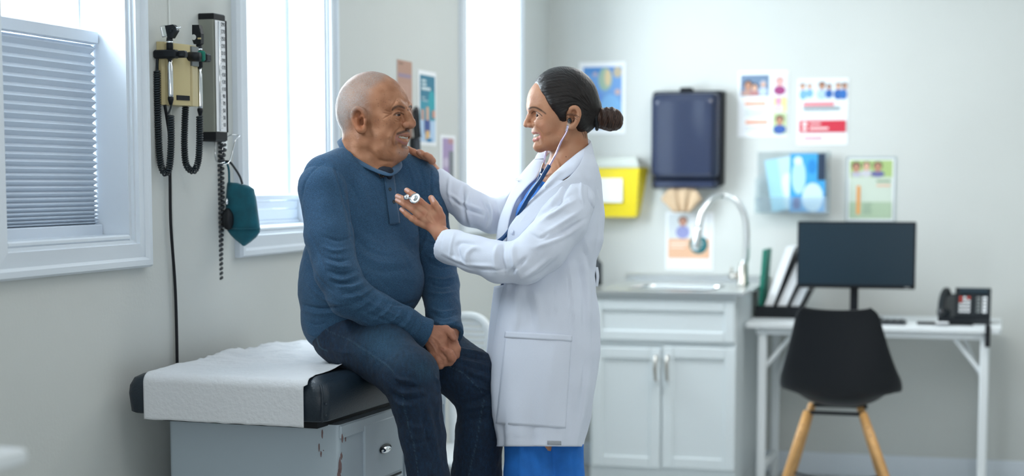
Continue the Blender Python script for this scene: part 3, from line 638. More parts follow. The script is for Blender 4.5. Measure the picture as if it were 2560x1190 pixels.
lnotice('violet_poster', 'small violet photo poster in a white border beside the far window', 1100, 338, 1138, 470,
        [(.14, .06, .86, .94, (.40, .30, .50)), (.5, .06, .86, .16, (.50, .28, .30)), (.55, .3, .86, .9, (.20, .22, .24)), (.2, .42, .5, .62, (.60, .52, .66), 'e'), (.14, .75, .5, .94, (.28, .22, .42))])
# dark wall holder behind the patient's face
a = lw(1034, 345, 0); ya, yb = yw(1024), yw(1052)
yb = ya+(yb-ya)*.6
t = thing('wall_holder', 'black wall holder with a handle half hidden by the man\'s nose', 'holder', (WX, (ya+yb)/2, lw(1040, 392)[2]))
z0, z1, z2 = lw(1040, 392)[2], lw(1040, 345)[2], lw(1040, 276)[2]
MB().box((WX+.001, ya, z0), (WX+.02, yb, z1), .006).make('body', 'blackg', t)
MB().tube(spline([(WX+.02, ya+.02, z1), (WX+.015, ya+.02, (z1+z2)/2), (WX+.015, ya+.03, z2), (WX+.015, yb-.03, z2), (WX+.015, yb-.02, (z1+z2)/2), (WX+.02, yb-.02, z1)], 5), .008, 8).make('handle', 'blackg', t, smooth=True)

# --- diagnostic wall unit
Y0 = yw(397); z1 = lw(440, 108, .05)[2]; z0 = lw(440, 262, .05)[2]; P_ = .063; Y1 = onx(500, 200, WX+P_)[1]; Yg = onx(478, 200, WX+P_)[1]
t = thing('diagnostic_wall_unit', 'beige wall transformer with black cradles for two examination scopes', 'medical device', (WX, (Y0+Y1)/2, z0))
def zsh(mb, y0, y1, pa, pb, top=0):   # rounded-front block
    pr = [(WX+.001, y0), (WX+pa-.008, y0), (WX+pa, y0+.006), (WX+pb, y1-.004), (WX+pb-.006, y1), (WX+.001, y1)]
    G = [[(x, y, z) for x, y in pr] for z in (z0, z1-.006-top)]
    G += [[(WX+(x-WX)*.96, y, z1-top) for x, y in pr]]
    mb.grid(G, closed=True); mb.add(G[0], [tuple(range(6))]); mb.add(G[-1], [tuple(range(6))]); return mb
zsh(MB(), Y0, Y0+.024, .022, .022, -.004).make('back_plate', 'beige', t)
zsh(MB(), Y0+.008, Yg-.0015, P_-.016, P_).make('housing', 'beige', t, auto=50)
zsh(MB(), Yg+.0015, Y1, P_, P_-.004).make('side_module', 'beige', t, auto=50)
MB().box((WX+.002, Yg-.002, z0+.003), (WX+P_-.004, Yg+.002, z1-.006)).make('seam', 'chip', t)
q = lw(440, 240, P_)
zp0, zp1 = lw(440, 250, .045)[2], lw(440, 238, .045)[2]
MB().prism([(WX+P_-.0150, Y0+.016, zp0), (WX+P_-.0010, Yg-.012, zp0), (WX+P_-.0010, Yg-.012, zp1), (WX+P_-.0150, Y0+.016, zp1)], (.0022, 0, 0)).make('name_plate', 'black', t)
zc = lw(430, 128, .09)[2]
MB().box((WX+.001, Y0-.022, zc-.012), (WX+.066, Y0+.004, zc+.010), .004).make('cradle', 'black', t)
MB().box((WX+.05, Y0-.005, zc-.010), (WX+.085, Y0+.016, zc+.008), .004).make('cradle', 'black', t)
MB().tube([(WX+P_-.004, Yg-.006, zc-.002), (WX+P_+.030, Yg-.006, zc-.004)], .0125, 12).make('knob', 'black', t, smooth=True)
MB().box((WX+P_-.004, Yg+.004, zc-.026), (WX+P_+.002, Y1-.008, zc+.026), .001).make('switch_plate', 'greykey', t)
MB().box((WX+P_+.012, Yg+.010, zc-.014), (WX+P_+.034, Yg+.022, zc+.014), .004).make('rocker_switch', 'green', t)
MB().box((WX+.03, Y1-.002, zc-.012), (WX+.085, Y1+.028, zc+.010), .004).make('cradle', 'black', t)
def coilcord(mb, path, R_, r, pitch, n=5, k=10):
    P = [np.array(p) for p in path]; L = [0]
    for a, b in zip(P, P[1:]): L.append(L[-1]+np.linalg.norm(b-a))
    tot = L[-1]; N_ = int(tot/pitch*k); out = []; u = np.array([1., 0, 0])
    for i in range(N_+1):
        s_ = tot*i/N_; j = min(len(P)-2, max(0, int(np.searchsorted(L, s_))-1)); tt = (s_-L[j])/(L[j+1]-L[j]+1e-9); c = P[j]*(1-tt)+P[j+1]*tt
        tn = P[j+1]-P[j]; tn /= np.linalg.norm(tn); u = u-tn*(u@tn); u /= np.linalg.norm(u); w_ = np.cross(tn, u); a = 2*pi*i/k
        out.append(c+(u*cos(a)+w_*sin(a))*R_)
    return mb.tube(out, r, n)
def scope(name, label, hx, y_top, y_bot, p, Yh, coil, headfn, hh):
    zt_, zb_ = onx(hx, y_top, WX+p)[2], onx(hx, y_bot, WX+p)[2]; X = WX+p
    o = thing(name, label, 'medical scope', (X, Yh, zb_), 'scopes on the wall unit')
    L_ = zt_-zb_
    MB().lathe([(.0068, .018), (.0074, .028), (.0074, L_*.58), (.0055, L_*.62), (.0055, L_*.70)], (X, Yh, zb_), (0, 0, 1), 16).make('handle', 'chrome' if 1 else 0, o, smooth=True)
    MB().lathe([(.004, 0), (.0078, .014), (.0078, .020)], (X, Yh, zb_+.0), (0, 0, 1), 14).make('end_cap', 'black', o, smooth=True)
    MB().lathe([(.009, L_*.68), (.0088, L_*.95), (.0078, L_)], (X, Yh, zb_), (0, 0, 1), 16).make('grip', 'black', o, smooth=True)
    MB().lathe([(.009, L_*.915), (.009, L_*.945)], (X, Yh, zb_), (0, 0, 1), 16).make('ring', 'chrome', o, smooth=True)
    headfn(o, X, Yh, zt_)
    mb = MB(); coilcord(mb, coil, .0075, .0027, .0062); mb.make('coiled_cord', 'coil', o, smooth=True)
    return o
ph = .088; Yh = Y0-.002; Xh = WX+ph
def toX(px, Y):  # X of column px at depth Y
    return -(VPX-px)/((VPX-400)*Y0/abs(onx(400, 455, -1.0)[0])/onx(400, 455, -1.0)[1]/1.0) if 0 else ony(px, 455, Y)[0]
def hp(px, py, Y): q = ony(px, py, Y); return q
def oto(o, X, Y, z):
    c = hp(429, 78, Y)
    G = [hp(403, 68, Y), hp(407, 92, Y)]
    MB().prism([hp(412, 64, Y-.008), hp(432, 61, Y-.008), hp(438, 66, Y-.008), hp(441, 76, Y-.008), hp(434, 88, Y-.008), hp(430, 95, Y-.008), hp(419, 95, Y-.008), hp(416, 84, Y-.008)], (0, .017, 0)).make('head', 'black', o)
    MB().lathe([(.0045, 0), (.004, .004)], hp(426, 76, Y-.0105), (0, 1, 0), 14).make('dial', 'blackg', o)
    a = hp(434, 74, Y); b = hp(453, 68, Y)
    MB().lathe([(.0085, 0), (.0075, .004), (.003, np.linalg.norm(b-a)*.7), (.0018, np.linalg.norm(b-a))], a, b-a, 14).make('speculum', 'chrome', o, smooth=True)
    MB().tube([hp(414, 64, Y), hp(401, 66, Y), hp(407, 92, Y), hp(418, 90, Y)], .0022, 6).make('lens_frame', 'chrome', o)
    MB().prism([hp(405, 69, Y-.006), hp(413, 68, Y-.006), hp(417, 88, Y-.006), hp(410, 89, Y-.006)], (0, .012, 0)).make('lens', 'acrylic', o)
def oph(o, X, Y, z):
    MB().prism([hp(480, 62, Y-.009), hp(497, 62, Y-.009), hp(502, 84, Y-.009), hp(502, 108, Y-.009), hp(498, 112, Y-.009), hp(484, 110, Y-.009), hp(480, 98, Y-.009)], (0, .018, 0)).make('head', 'black', o)
    MB().lathe([(.0075, 0), (.0075, .002)], hp(484, 93, Y-.0105), (0, 1, 0), 18).make('dial', 'chrome', o)
    MB().prism([hp(494, 94, Y-.0105), hp(502, 94, Y-.0105), hp(502, 98, Y-.0105), hp(494, 98, Y-.0105)], (0, .002, 0)).make('mark', 'beige', o)
    MB().prism([hp(496, 71, Y-.0105), hp(500, 72, Y-.0105), hp(501, 80, Y-.0105), hp(498, 80, Y-.0105)], (0, .002, 0)).make('aperture', 'blackg', o)
Xh = hp(426, 200, Yh)[0]-WX
c1 = [hp(393, 178, Yh-.01)+[0, 0, 0]] + [hp(*q, Yh-.01) for q in ((393, 230), (395, 300), (398, 370), (402, 410), (411, 432), (422, 424), (427, 380), (428, 330), (427, 288))]
scope('otoscope', 'ear scope with pointed metal tip in the front cradle of the beige unit', 426, 94, 262, Xh, Yh, spline(c1, 6), oto, 0)
for pts_, r_ in (([hp(428, 262, Yh), hp(426, 272, Yh), hp(420, 285, Yh-.005)], .0025), ([hp(394, 142, Yh), hp(393, 160, Yh), hp(393, 178, Yh-.01)], .004)): MB().tube(spline(pts_, 5), r_, 6).make('cord_end', 'coil', bpy.data.objects['otoscope'], smooth=True)
Y2 = Y1+.012; X2 = hp(499, 200, Y2)[0]-WX
c2 = [hp(*q, Y2-.03) for q in ((464, 264), (462, 310), (461, 360), (464, 405), (474, 424), (487, 425), (496, 400), (499, 350), (499, 290))]
scope('ophthalmoscope', 'eye scope with flat black head in the rear cradle next to the gauge', 499, 112, 290, X2, Y2, spline(c2, 6), oph, 0)
# power cord
pc = [lw(412, 262, .02), lw(418, 300, .02), lw(424, 350, .012), lw(425, 440, .01), lw(427, 560, .01), lw(437, 700, .01), lw(441, 800, .01), lw(443, 908, .01), lw(444, 1000, .01)]
tag(mesh_obj('power_cord', *(lambda m: (m.v, m.f))(MB().tube(spline(pc, 8), .0042, 8)), 'black', smooth=True), 'long black power cord hanging from the beige wall unit to the table', 'cord')
# --- mercury gauge
Ya = yw(503); Pg = .045; Yb_ = onx(560, 200, WX+Pg)[1]; zt_ = lw(530, 50, .03)[2]; zb_ = lw(530, 330, .03)[2]
t = thing('blood_pressure_gauge', 'tall grey wall gauge with a numbered white pressure scale', 'gauge', (WX, (Ya+Yb_)/2, zb_))
def gsec(g, z): return [(WX+.001, Ya-g, z), (WX+Pg+g, Ya-g+.002, z), (WX+Pg+.003+g, Yb_+g, z), (WX+.02, Yb_+.035+g, z), (WX+.001, Yb_+.035+g, z)]
mb = MB(); G = [gsec(0, zb_), gsec(0, zt_)]; mb.grid(G, closed=True); mb.make('body', 'grey', t)
for i in range(14):
    x = WX+.004+i*.0029; MB().box((x, Ya-.0012, zb_), (x+.0014, Ya+.001, zt_)).make('rib', 'grey', t)
mb = MB(); G = [gsec(.002, zt_), gsec(.002, zt_+.014), gsec(-.001, zt_+.017)]; mb.grid(G, closed=True); [mb.add(g, [(0, 1, 2, 3, 4)]) for g in (G[0], G[-1])]; mb.make('top_cap', 'black', t)
mb = MB(); G = [gsec(-.001, zb_-.026), gsec(.003, zb_-.022), gsec(.003, zb_)]; mb.grid(G, closed=True); [mb.add(g, [(0, 1, 2, 3, 4)]) for g in (G[0], G[-1])]; mb.make('bottom_cap', 'black', t)
fx = lambda v: WX+Pg+.0022+.003*v
sp = lambda u, v, d=.001: np.array([fx(u)+d, Ya+.002+(Yb_-Ya-.002)*u, zb_+(zt_-zb_)*v])
MB().prism([sp(.02, .004), sp(.96, .004), sp(.96, .994), sp(.02, .994)], (.001, 0, 0)).make('scale_plate', 'sheet', t)
MB().prism([sp(.96, 0), sp(1.02, 0), sp(1.02, 1), sp(.96, 1)], (.004, 0, 0)).make('edge_strip', 'black', t)
MB().tube([sp(.30, .01, .004), sp(.30, .985, .004)], .0022, 8).make('glass_tube', 'chrome', t, smooth=True)
mb = MB()
for i in range(59):
    v = .035+.93*(i/2+.0)/29.; ln = .10 if i % 2 else .2
    mb.add([sp(.40, v, .0024), sp(.40+ln, v, .0024), sp(.40+ln, v+.0016, .0024), sp(.40, v+.0016, .0024)], [(0, 1, 2, 3)])
mb.make('graduation', 'ink', t)['kind'] = 'stuff'
for n in range(15):
    val = 290-20*n; v = .035+.93*(val-10)/290+.03
    text_mesh('numeral', str(val), .0155, sp(.74, v, .0026), (0, 1, 0), (0, 0, 1), 'ink', t, .0002)
MB().tube([lw(557, 337, .05), lw(557, 337, .05)+[0, 0, -.0]+[.0, .0, .006]], .0, 6)
# hook of bent wire with the cuff, tubes, bulb, coil
pg_ = .035
t = thing('wire_hook', 'bent steel wire hook under the gauge', 'hook', lw(570, 400, 0))
MB().tube(spline([lw(538, 345, .004), lw(537, 385, .008), lw(541, 404, .03), lw(552, 408, .05), lw(562, 405, .05)], 6), .0016, 6).make('wire', 'chrome', t, smooth=True)
MB().tube(spline([lw(556, 385, .01), lw(558, 362, .012), lw(566, 345, .016), lw(578, 337, .03), lw(597, 338, .05), lw(597, 342, .06), lw(588, 352, .055), lw(580, 385, .05), lw(572, 406, .05), lw(558, 412, .05)], 6), .0016, 6).make('wire', 'chrome', t, smooth=True)
MB().box((WX+.001, lw(545, 350)[1], lw(550, 372)[2]), (WX+.004, lw(565, 350)[1], lw(550, 350)[2]), .001).make('wall_plate', 'chrome', t)
pc_ = .06
t = thing('pressure_cuff', 'teal nylon blood pressure cuff hanging folded from the wire hook', 'cuff', lw(605, 613, pc_))
Yc_ = lw(585, 500, .03)[1]
def cf(px, py, dy=0): return ony(px, py, Yc_+dy)
rows = [(458, 570, 612, .006), (462, 568, 624, .012), (470, 568, 634, .016), (500, 566, 640, .018), (540, 565, 645, .019), (566, 565, 649, .018), (572, 567, 650, .015)]
def pillow(rows, fold=0, sd=0):
    G = []
    for py, xa, xb, th in rows:
        ring = []
        for j in range(28):
            a = 2*pi*j/28; u = .5+.5*np.sign(cos(a))*abs(cos(a))**.55; v = np.sign(sin(a))*abs(sin(a))**.8
            p = cf(xa+(xb-xa)*u, py+ (u-.5)*6); nz = mnoise.noise(Vector((u*3+sd, py*.03, 0)))*.004
            ring.append(p+np.array([0, v*th+nz, nz*.6]))
        G.append(ring)
    mb = MB().grid(G, closed=True); [mb.add(g, [tuple(range(28))]) for g in (G[0], G[-1])]; return mb
pillow(rows).make('bladder_panel', 'teal', t, smooth=True)
pillow([(572, 567, 649, .013), (577, 568, 649, .016), (590, 578, 640, .017), (602, 590, 626, .014), (612, 602, 612, .006)], sd=5).make('lower_flap', 'teal', t, smooth=True)
MB().tube([cf(566+2, 571, -.018), cf(600, 572, -.021), cf(648, 572, -.017)], .0018, 6).make('seam_edge', 'teal', t, smooth=True)
t = thing('inflation_bulb', 'black rubber inflation bulb with rubber tubes beside the teal cuff', 'bulb', cf(570, 575))
MB().lathe([(.003, 0), (.010, .004), (.0155, .016), (.017, .032), (.0145, .047), (.008, .058), (.004, .062)], cf(571, 575, -.03), (-.03, 0, 1), 20).make('bulb_body', 'black', t, smooth=True)
MB().lathe([(.005, 0), (.005, .012), (.003, .018)], cf(567, 512, -.03), (0, 0, 1), 12).make('valve', 'chrome', t, smooth=True)
for path in (((539, 470), (539, 440), (541, 420), (548, 408), (560, 404), (575, 406), (590, 425), (600, 442), (606, 460)), ((541, 472), (545, 430), (556, 409), (566, 408), (572, 425), (573, 460))):
    MB().tube(spline([cf(*q, -.012) for q in path], 6), .0034, 8).make('rubber_tube', 'teal' if path[0][0] == 541 else 'coil', t, smooth=True)
MB().lathe([(.004, 0), (.005, .003), (.004, .014)], cf(539, 488, -.012), (0, 0, 1), 10).make('connector', 'chrome', t, smooth=True)
t = thing('coiled_tube', 'dark grey coiled rubber tube dangling from the gauge in a long loop', 'tube', cf(548, 705))
mb = MB(); coilcord(mb, spline([cf(*q, -.03) for q in ((553, 352), (556, 362), (556, 380), (551, 410), (552, 500), (549, 600), (548, 660), (548, 704))], 8), .0085, .0040, .0135, 6, 10); mb.make('front_strand', 'rubber', t, smooth=True)
mb = MB(); coilcord(mb, spline([cf(*q, -.012) for q in ((538, 492), (537, 540), (540, 600), (545, 660), (547, 706))], 8), .0082, .0036, .0100, 6, 10); mb.make('rear_strand', 'rubber', t, smooth=True)

# ================================================================== exam table
ZB = .82; A_ = onz(812, 1058, ZB); TVP = 2760.
ta = atan((TVP-CXP)*cos(PIT)/FP)-YAW
E1 = np.array([sin(ta), cos(ta), 0]); E2 = np.array([-cos(ta), sin(ta), 0]); ZT = ony(812, 955, A_[1])[2]
PW = np.linalg.norm(onz(295, 1038, ZB)-A_); PL = .82
def tw(a, b, z): q = A_+E1*a+E2*b; return np.array([q[0], q[1], z])
TT = lambda p: tw(p[0], p[1], p[2])
t = thing('examination_table', 'grey enamelled examination table with black vinyl cushion under white paper', 'exam table', tw(PL/2, PW/2, 0)*[1, 1, 0])
mb = MB(); secs = []
def prof(z, g, r=.03): return [(x, y, z) for x, y in rounded(0+g, PL-g, 0+g, PW-g, r, 5)]
for z, g in ((ZB+.002, .02), (ZB, .006), (ZB+.004, .0), (ZB+.05, -.004), (ZT-.030, -.002), (ZT-.012, .006), (ZT-.003, .022), (ZT+.002, .05), (ZT+.003, .12)): secs.append([TT(p) for p in prof(z, g)])
mb.grid(secs, closed=True); [mb.add(s_, [tuple(range(len(s_)))]) for s_ in (secs[0], secs[-1])]
cush = mb.make('cushion', 'vinyl', t, smooth=True)
# welt piping and tacks
MB().tube(spline([tw(-.003, .006, ZB+.002), tw(-.006, .003, ZB+.06), tw(-.004, .005, ZT-.022), tw(.004, .012, ZT-.008)], 4), .003, 6).make('piping', 'vinyl', t, smooth=True)
for z in (ZB+.018, ZB+.045): MB().lathe([(.004, 0), (.002, .003)], tw(.006, -.001, z), -E2, 8).make('tack', 'vinyl', t)
bx0, bx1, by0, by1 = .105, PL-.0, .012, PW-.055
MB().box((bx0-.06, by0+.03, ZB-.022), (bx1-.01, by1-.02, ZB+.001), 0, TT).make('deck_board', 'black', t)
mb = MB(); G = [[TT((x, y, z)) for x, y in rounded(bx0, bx1, by0, by1, .012)] for z in (.0, ZB-.02)]; mb.grid(G, closed=True); [mb.add(g, [tuple(range(len(g)))]) for g in (G[0], G[-1])]; mb.make('cabinet_body', 'enamel', t, auto=30)
def side(px, py, off=0):   # point on the right-hand side of the table cabinet
    v = ray(px, py); n = -E2; c = A_+E2*(by0-off); k = ((c-CAM)@n)/(v@n); q = CAM+v*k; return (q-A_)@E1, q[2]
def panel(name, p0, p1, q0, off, m='enamel'):
    a0, z1_ = side(*p0); a1, _ = side(*p1); _, z0_ = side(*q0)
    return MB().box((a0, by0-off, z0_), (a1, by0+.004, z1_), .002, TT).make(name, m, t), a0, a1, z0_, z1_
MB().box((bx0+.004, by0-.004, ZB-.055), (bx1-.004, by0+.004, ZB-.022), .002, TT).make('top_rail', 'enamel', t)
a0, zt1 = side(907, 1064); a1, _ = side(1001, 1037); zdb = side(955, 1192)[1]; hgt = zt1-zdb
for z1_ in (zt1, zdb-.012):
    d = MB().box((a0, by0-.006, z1_-hgt), (a1, by0+.004, z1_), .002, TT).make('drawer', 'enamel', t)
    MB().box((a0-.004, by0-.001, z1_+.001), (a1+.004, by0+.002, z1_+.006), 0, TT).make('shadow_gap', 'black', t)
    ah, zh = side(957, 1121); zh -= zt1-z1_
    mb = MB(); ringp = [TT((ah+.034*cos(2*pi*k/20), by0-.008, zh+.011*sin(2*pi*k/20))) for k in range(20)]
    mb.tube(ringp+[ringp[0]], .0022, 6, False); mb.prism(ringp, E2*.002); mb.make('pull_cup', 'blackg', d)
    MB().ell((0, 0, 0), (.030, .009, .0095), 14, 8, lambda p: TT((ah-.002+p[0], by0-.010+p[1], zh-.002+p[2]))).make('handle', 'chrome', d, smooth=True)
a2 = a1+.02; a3 = min(bx1-.03, a2+.42)
MB().box((a2, by0-.005, .06), (a3, by0+.004, zt1), .002, TT).make('cupboard_door', 'enamel', t)
MB().box((a3+.01, by0-.005, .06), (bx1-.01, by0+.004, zt1), .002, TT).make('end_panel', 'enamel', t)
rr = random.Random(5)
def chip(a_, z, w_, h, face):
    pts = []; n = 11
    for k in range(n):
        q = 2*pi*k/n; r_ = rr.uniform(.7, 1.1); dx, dz_ = w_*cos(q)*r_, h*sin(q)*r_
        pts.append(TT((a_+dx, by0-.0014, z+dz_)) if face else TT((bx0-.0014, a_+dx, z+dz_)))
    MB().prism(pts, (E2 if face else E1)*.001).make('paint_chip', 'chip', t)
def fr(px, py):
    v = ray(px, py); c = A_+E1*bx0; k = ((c-CAM)@E1)/(v@E1); q = CAM+v*k; return (q-A_)@E2, q[2]
for px, py, w_, h in ((806, 1085, .0022, .011), (798, 1118, .0022, .011), (803, 1134, .0022, .008), (809, 1126, .0015, .0015), (856, 1095, .003, .012), (854, 1140, .003, .01), (850, 1165, .005, .022), (848, 1185, .005, .014)):
    y_, z_ = fr(px, py); chip(y_, z_, w_, h, 0)
y_, z_ = side(863, 1092); chip(y_, z_, .004, .012, 1)
# paper sheet over the cushion
edge_px = [(768, 950), (790, 938), (830, 928), (875, 918), (905, 905), (935, 908), (955, 903), (990, 896)]
ed = []
for q in edge_px:
    g = onz(q[0], q[1], ZT+.004)-A_; ed.append((g@E1, g@E2))
ed.sort(); ea = np.array([e[0] for e in ed]); eb = np.array([e[1] for e in ed])
bR0 = .052; bL0 = PW-.055
G = []; nb = 90
drop = ZT-ZB+.012
def surf(s_, bb):   # s_: metres along the sheet from its hanging hem
    if s_ < drop-.02: return -.009, ZT-drop+s_
    if s_ < drop+.02:
        a = (s_-drop+.02)/.04*pi/2; return -.009+.026*(1-cos(a)), ZT-.02+.024*sin(a)
    return s_-drop-.02+.017, ZT+.005
LS = drop+.785
for i in range(170):
    s_ = LS*i/169; row = []
    for j in range(nb+1):
        u = j/nb; a, z = surf(s_, 0)
        br = float(np.interp(a, ea, eb)) if a > ea[0] else bR0+(eb[0]-bR0)*max(0, a)/max(ea[0], .01); br = max(br, .03)
        bL = bL0 + .03*min(1, max(0, a)*4)
        b = br+(bL-br)*u; k = min(1, max(0, (a-.10)/.35))
        nz = mnoise.noise(Vector((a*9, b*9, .3))); n2 = abs(mnoise.noise(Vector((a*16+5, b*11, 4.3)))); n3 = mnoise.noise(Vector((a*40, b*40, 2)))
        h = k*(.010*(1-2.2*n2)+.010*nz+.0016*n3)+(.0012*n3 if k == 0 else 0)
        dx = 0
        if a < 0: dx = .002*nz
        if u < .12 and a > .1: h += k*.012*(1-u/.12)*(.5+nz)
        row.append(tw(a+dx, b, max(z+h, ZT+.004 if a > .02 else -9)))
    G.append(row)
pm = MB().grid(G)
tag(mesh_obj('paper_sheet', pm.v, pm.f, 'paper', smooth=True, solid=.0006), 'crinkled white paper sheet draped over the end of the black cushion', 'paper')
# ================================================================== figure toolkit: blended volumes -> one smooth surface
import openvdb as vdb
K0 = FP/DF   # pixels per metre at the people's distance
def cm(p):   # (px, py, dz in px) -> camera-aligned metres
    d = DF+p[2]/K0; return np.array([(p[0]-CXP)/FP*d, -(p[1]-CYP)/FP*d, d])
def cw(P):   # camera metres -> world
    P = np.atleast_2d(P); return CAM+P[:, :1]*CR+P[:, 1:2]*CU+P[:, 2:3]*CF
def cpx(P):  # camera metres -> pixels
    return CXP+FP*P[:, 0]/P[:, 2], CYP-FP*P[:, 1]/P[:, 2]
def pw(p): return cw(cm(p))[0]
def smin(a, b, k):
    if k <= 0: return np.minimum(a, b)
    h = np.maximum(k-np.abs(a-b), 0)/k; return np.minimum(a, b)-h*h*k*.25
class Vol:
    def __init__(s, res): s.res = res; s.pr = []
    # radii given in px; every primitive: (kind, data, sign, k, box)
    def cap(s, a, b, ra, rb=None, k=10, sub=False, sq=None):
        A, B = cm(a), cm(b); rb = ra if rb is None else rb; ra = ra*A[2]/FP; rb = rb*B[2]/FP; r = max(ra, rb)
        s.pr.append(('c', (A, B, ra, rb), sub, k/K0, np.minimum(A, B)-r, np.maximum(A, B)+r)); return s
    def chain(s, pts, k=10, sub=False):
        for p, q in zip(pts, pts[1:]): s.cap(p[:3], q[:3], p[3], q[3], k, sub)
        return s
    def ell(s, c, r, k=10, sub=False, M3=None):   # M3 rows = local axes in camera metres frame (x right, y up, z away)
        C_ = cm(c); rr_ = np.array(r, float)*C_[2]/FP; R_ = np.eye(3) if M3 is None else np.array(M3, float)
        e = np.sqrt(((R_*rr_[:, None])**2).sum(0)); s.pr.append(('e', (C_, rr_, R_), sub, k/K0, C_-e, C_+e)); return s
    def mesh(s, clip=None, smooth=1):
        lo = np.min([p[4] for p in s.pr if not p[2]], 0)-.012; hi = np.max([p[5] for p in s.pr if not p[2]], 0)+.012
        n = np.ceil((hi-lo)/s.res).astype(int)+1; F = np.full(n, .05, np.float32)
        ax = [lo[i]+s.res*np.arange(n[i], dtype=np.float32) for i in range(3)]
        for kind, d, sub, k, a, b in s.pr:
            m = k+s.res*3 if not sub else k+s.res*2
            i0 = np.maximum(0, ((a-m-lo)/s.res).astype(int)); i1 = np.minimum(n, ((b+m-lo)/s.res).astype(int)+2)
            if (i1 <= i0).any(): continue
            X = ax[0][i0[0]:i1[0], None, None]; Y = ax[1][None, i0[1]:i1[1], None]; Z = ax[2][None, None, i0[2]:i1[2]]
            if kind == 'c':
                A, B, ra, rb = d; u = B-A; L = u@u+1e-12
                t = np.clip(((X-A[0])*u[0]+(Y-A[1])*u[1]+(Z-A[2])*u[2])/L, 0, 1)
                D = np.sqrt((X-A[0]-t*u[0])**2+(Y-A[1]-t*u[1])**2+(Z-A[2]-t*u[2])**2)-(ra+(rb-ra)*t)
            else:
                C_, rr_, R_ = d; x, y, z = X-C_[0], Y-C_[1], Z-C_[2]
                q = [(R_[i][0]*x+R_[i][1]*y+R_[i][2]*z)/rr_[i] for i in range(3)]
                k1 = np.sqrt(q[0]**2+q[1]**2+q[2]**2)+1e-6; k2 = np.sqrt(sum((q[i]/rr_[i])**2 for i in range(3)))+1e-6
                D = k1*(k1-1)/k2
            sl = F[i0[0]:i1[0], i0[1]:i1[1], i0[2]:i1[2]]
            sl[...] = -smin(-sl, D, k) if sub else smin(sl, D, k)
        if clip is not None:
            G = clip(ax[0][:, None, None], ax[1][None, :, None], ax[2][None, None, :]); F = np.maximum(F, G.astype(np.float32))
        F = np.clip(F, -.05, .05)
        g = vdb.FloatGrid(); g.background = .05; g.copyFromArray(np.ascontiguousarray(F)); P, Q = g.convertToQuads(0.0)
        P = P.astype(float)*s.res+lo
        return Body(P, Q[:, ::-1])
def cutter(*cs):   # each: (plane point, outward normal from a->b, centre, radius px)
    L = []
    for a, b, c, r_ in cs:
        A, B, C_ = cm(a), cm(b), cm(c); n = (B-A)/np.linalg.norm(B-A); L.append((B, n, C_, r_/K0))
    def f(X, Y, Z):
        G = None
        for B, n, C_, r_ in L:
            g = np.minimum((X-B[0])*n[0]+(Y-B[1])*n[1]+(Z-B[2])*n[2], r_-np.sqrt((X-C_[0])**2+(Y-C_[1])**2+(Z-C_[2])**2)); G = g if G is None else np.maximum(G, g)
        return G
    return f
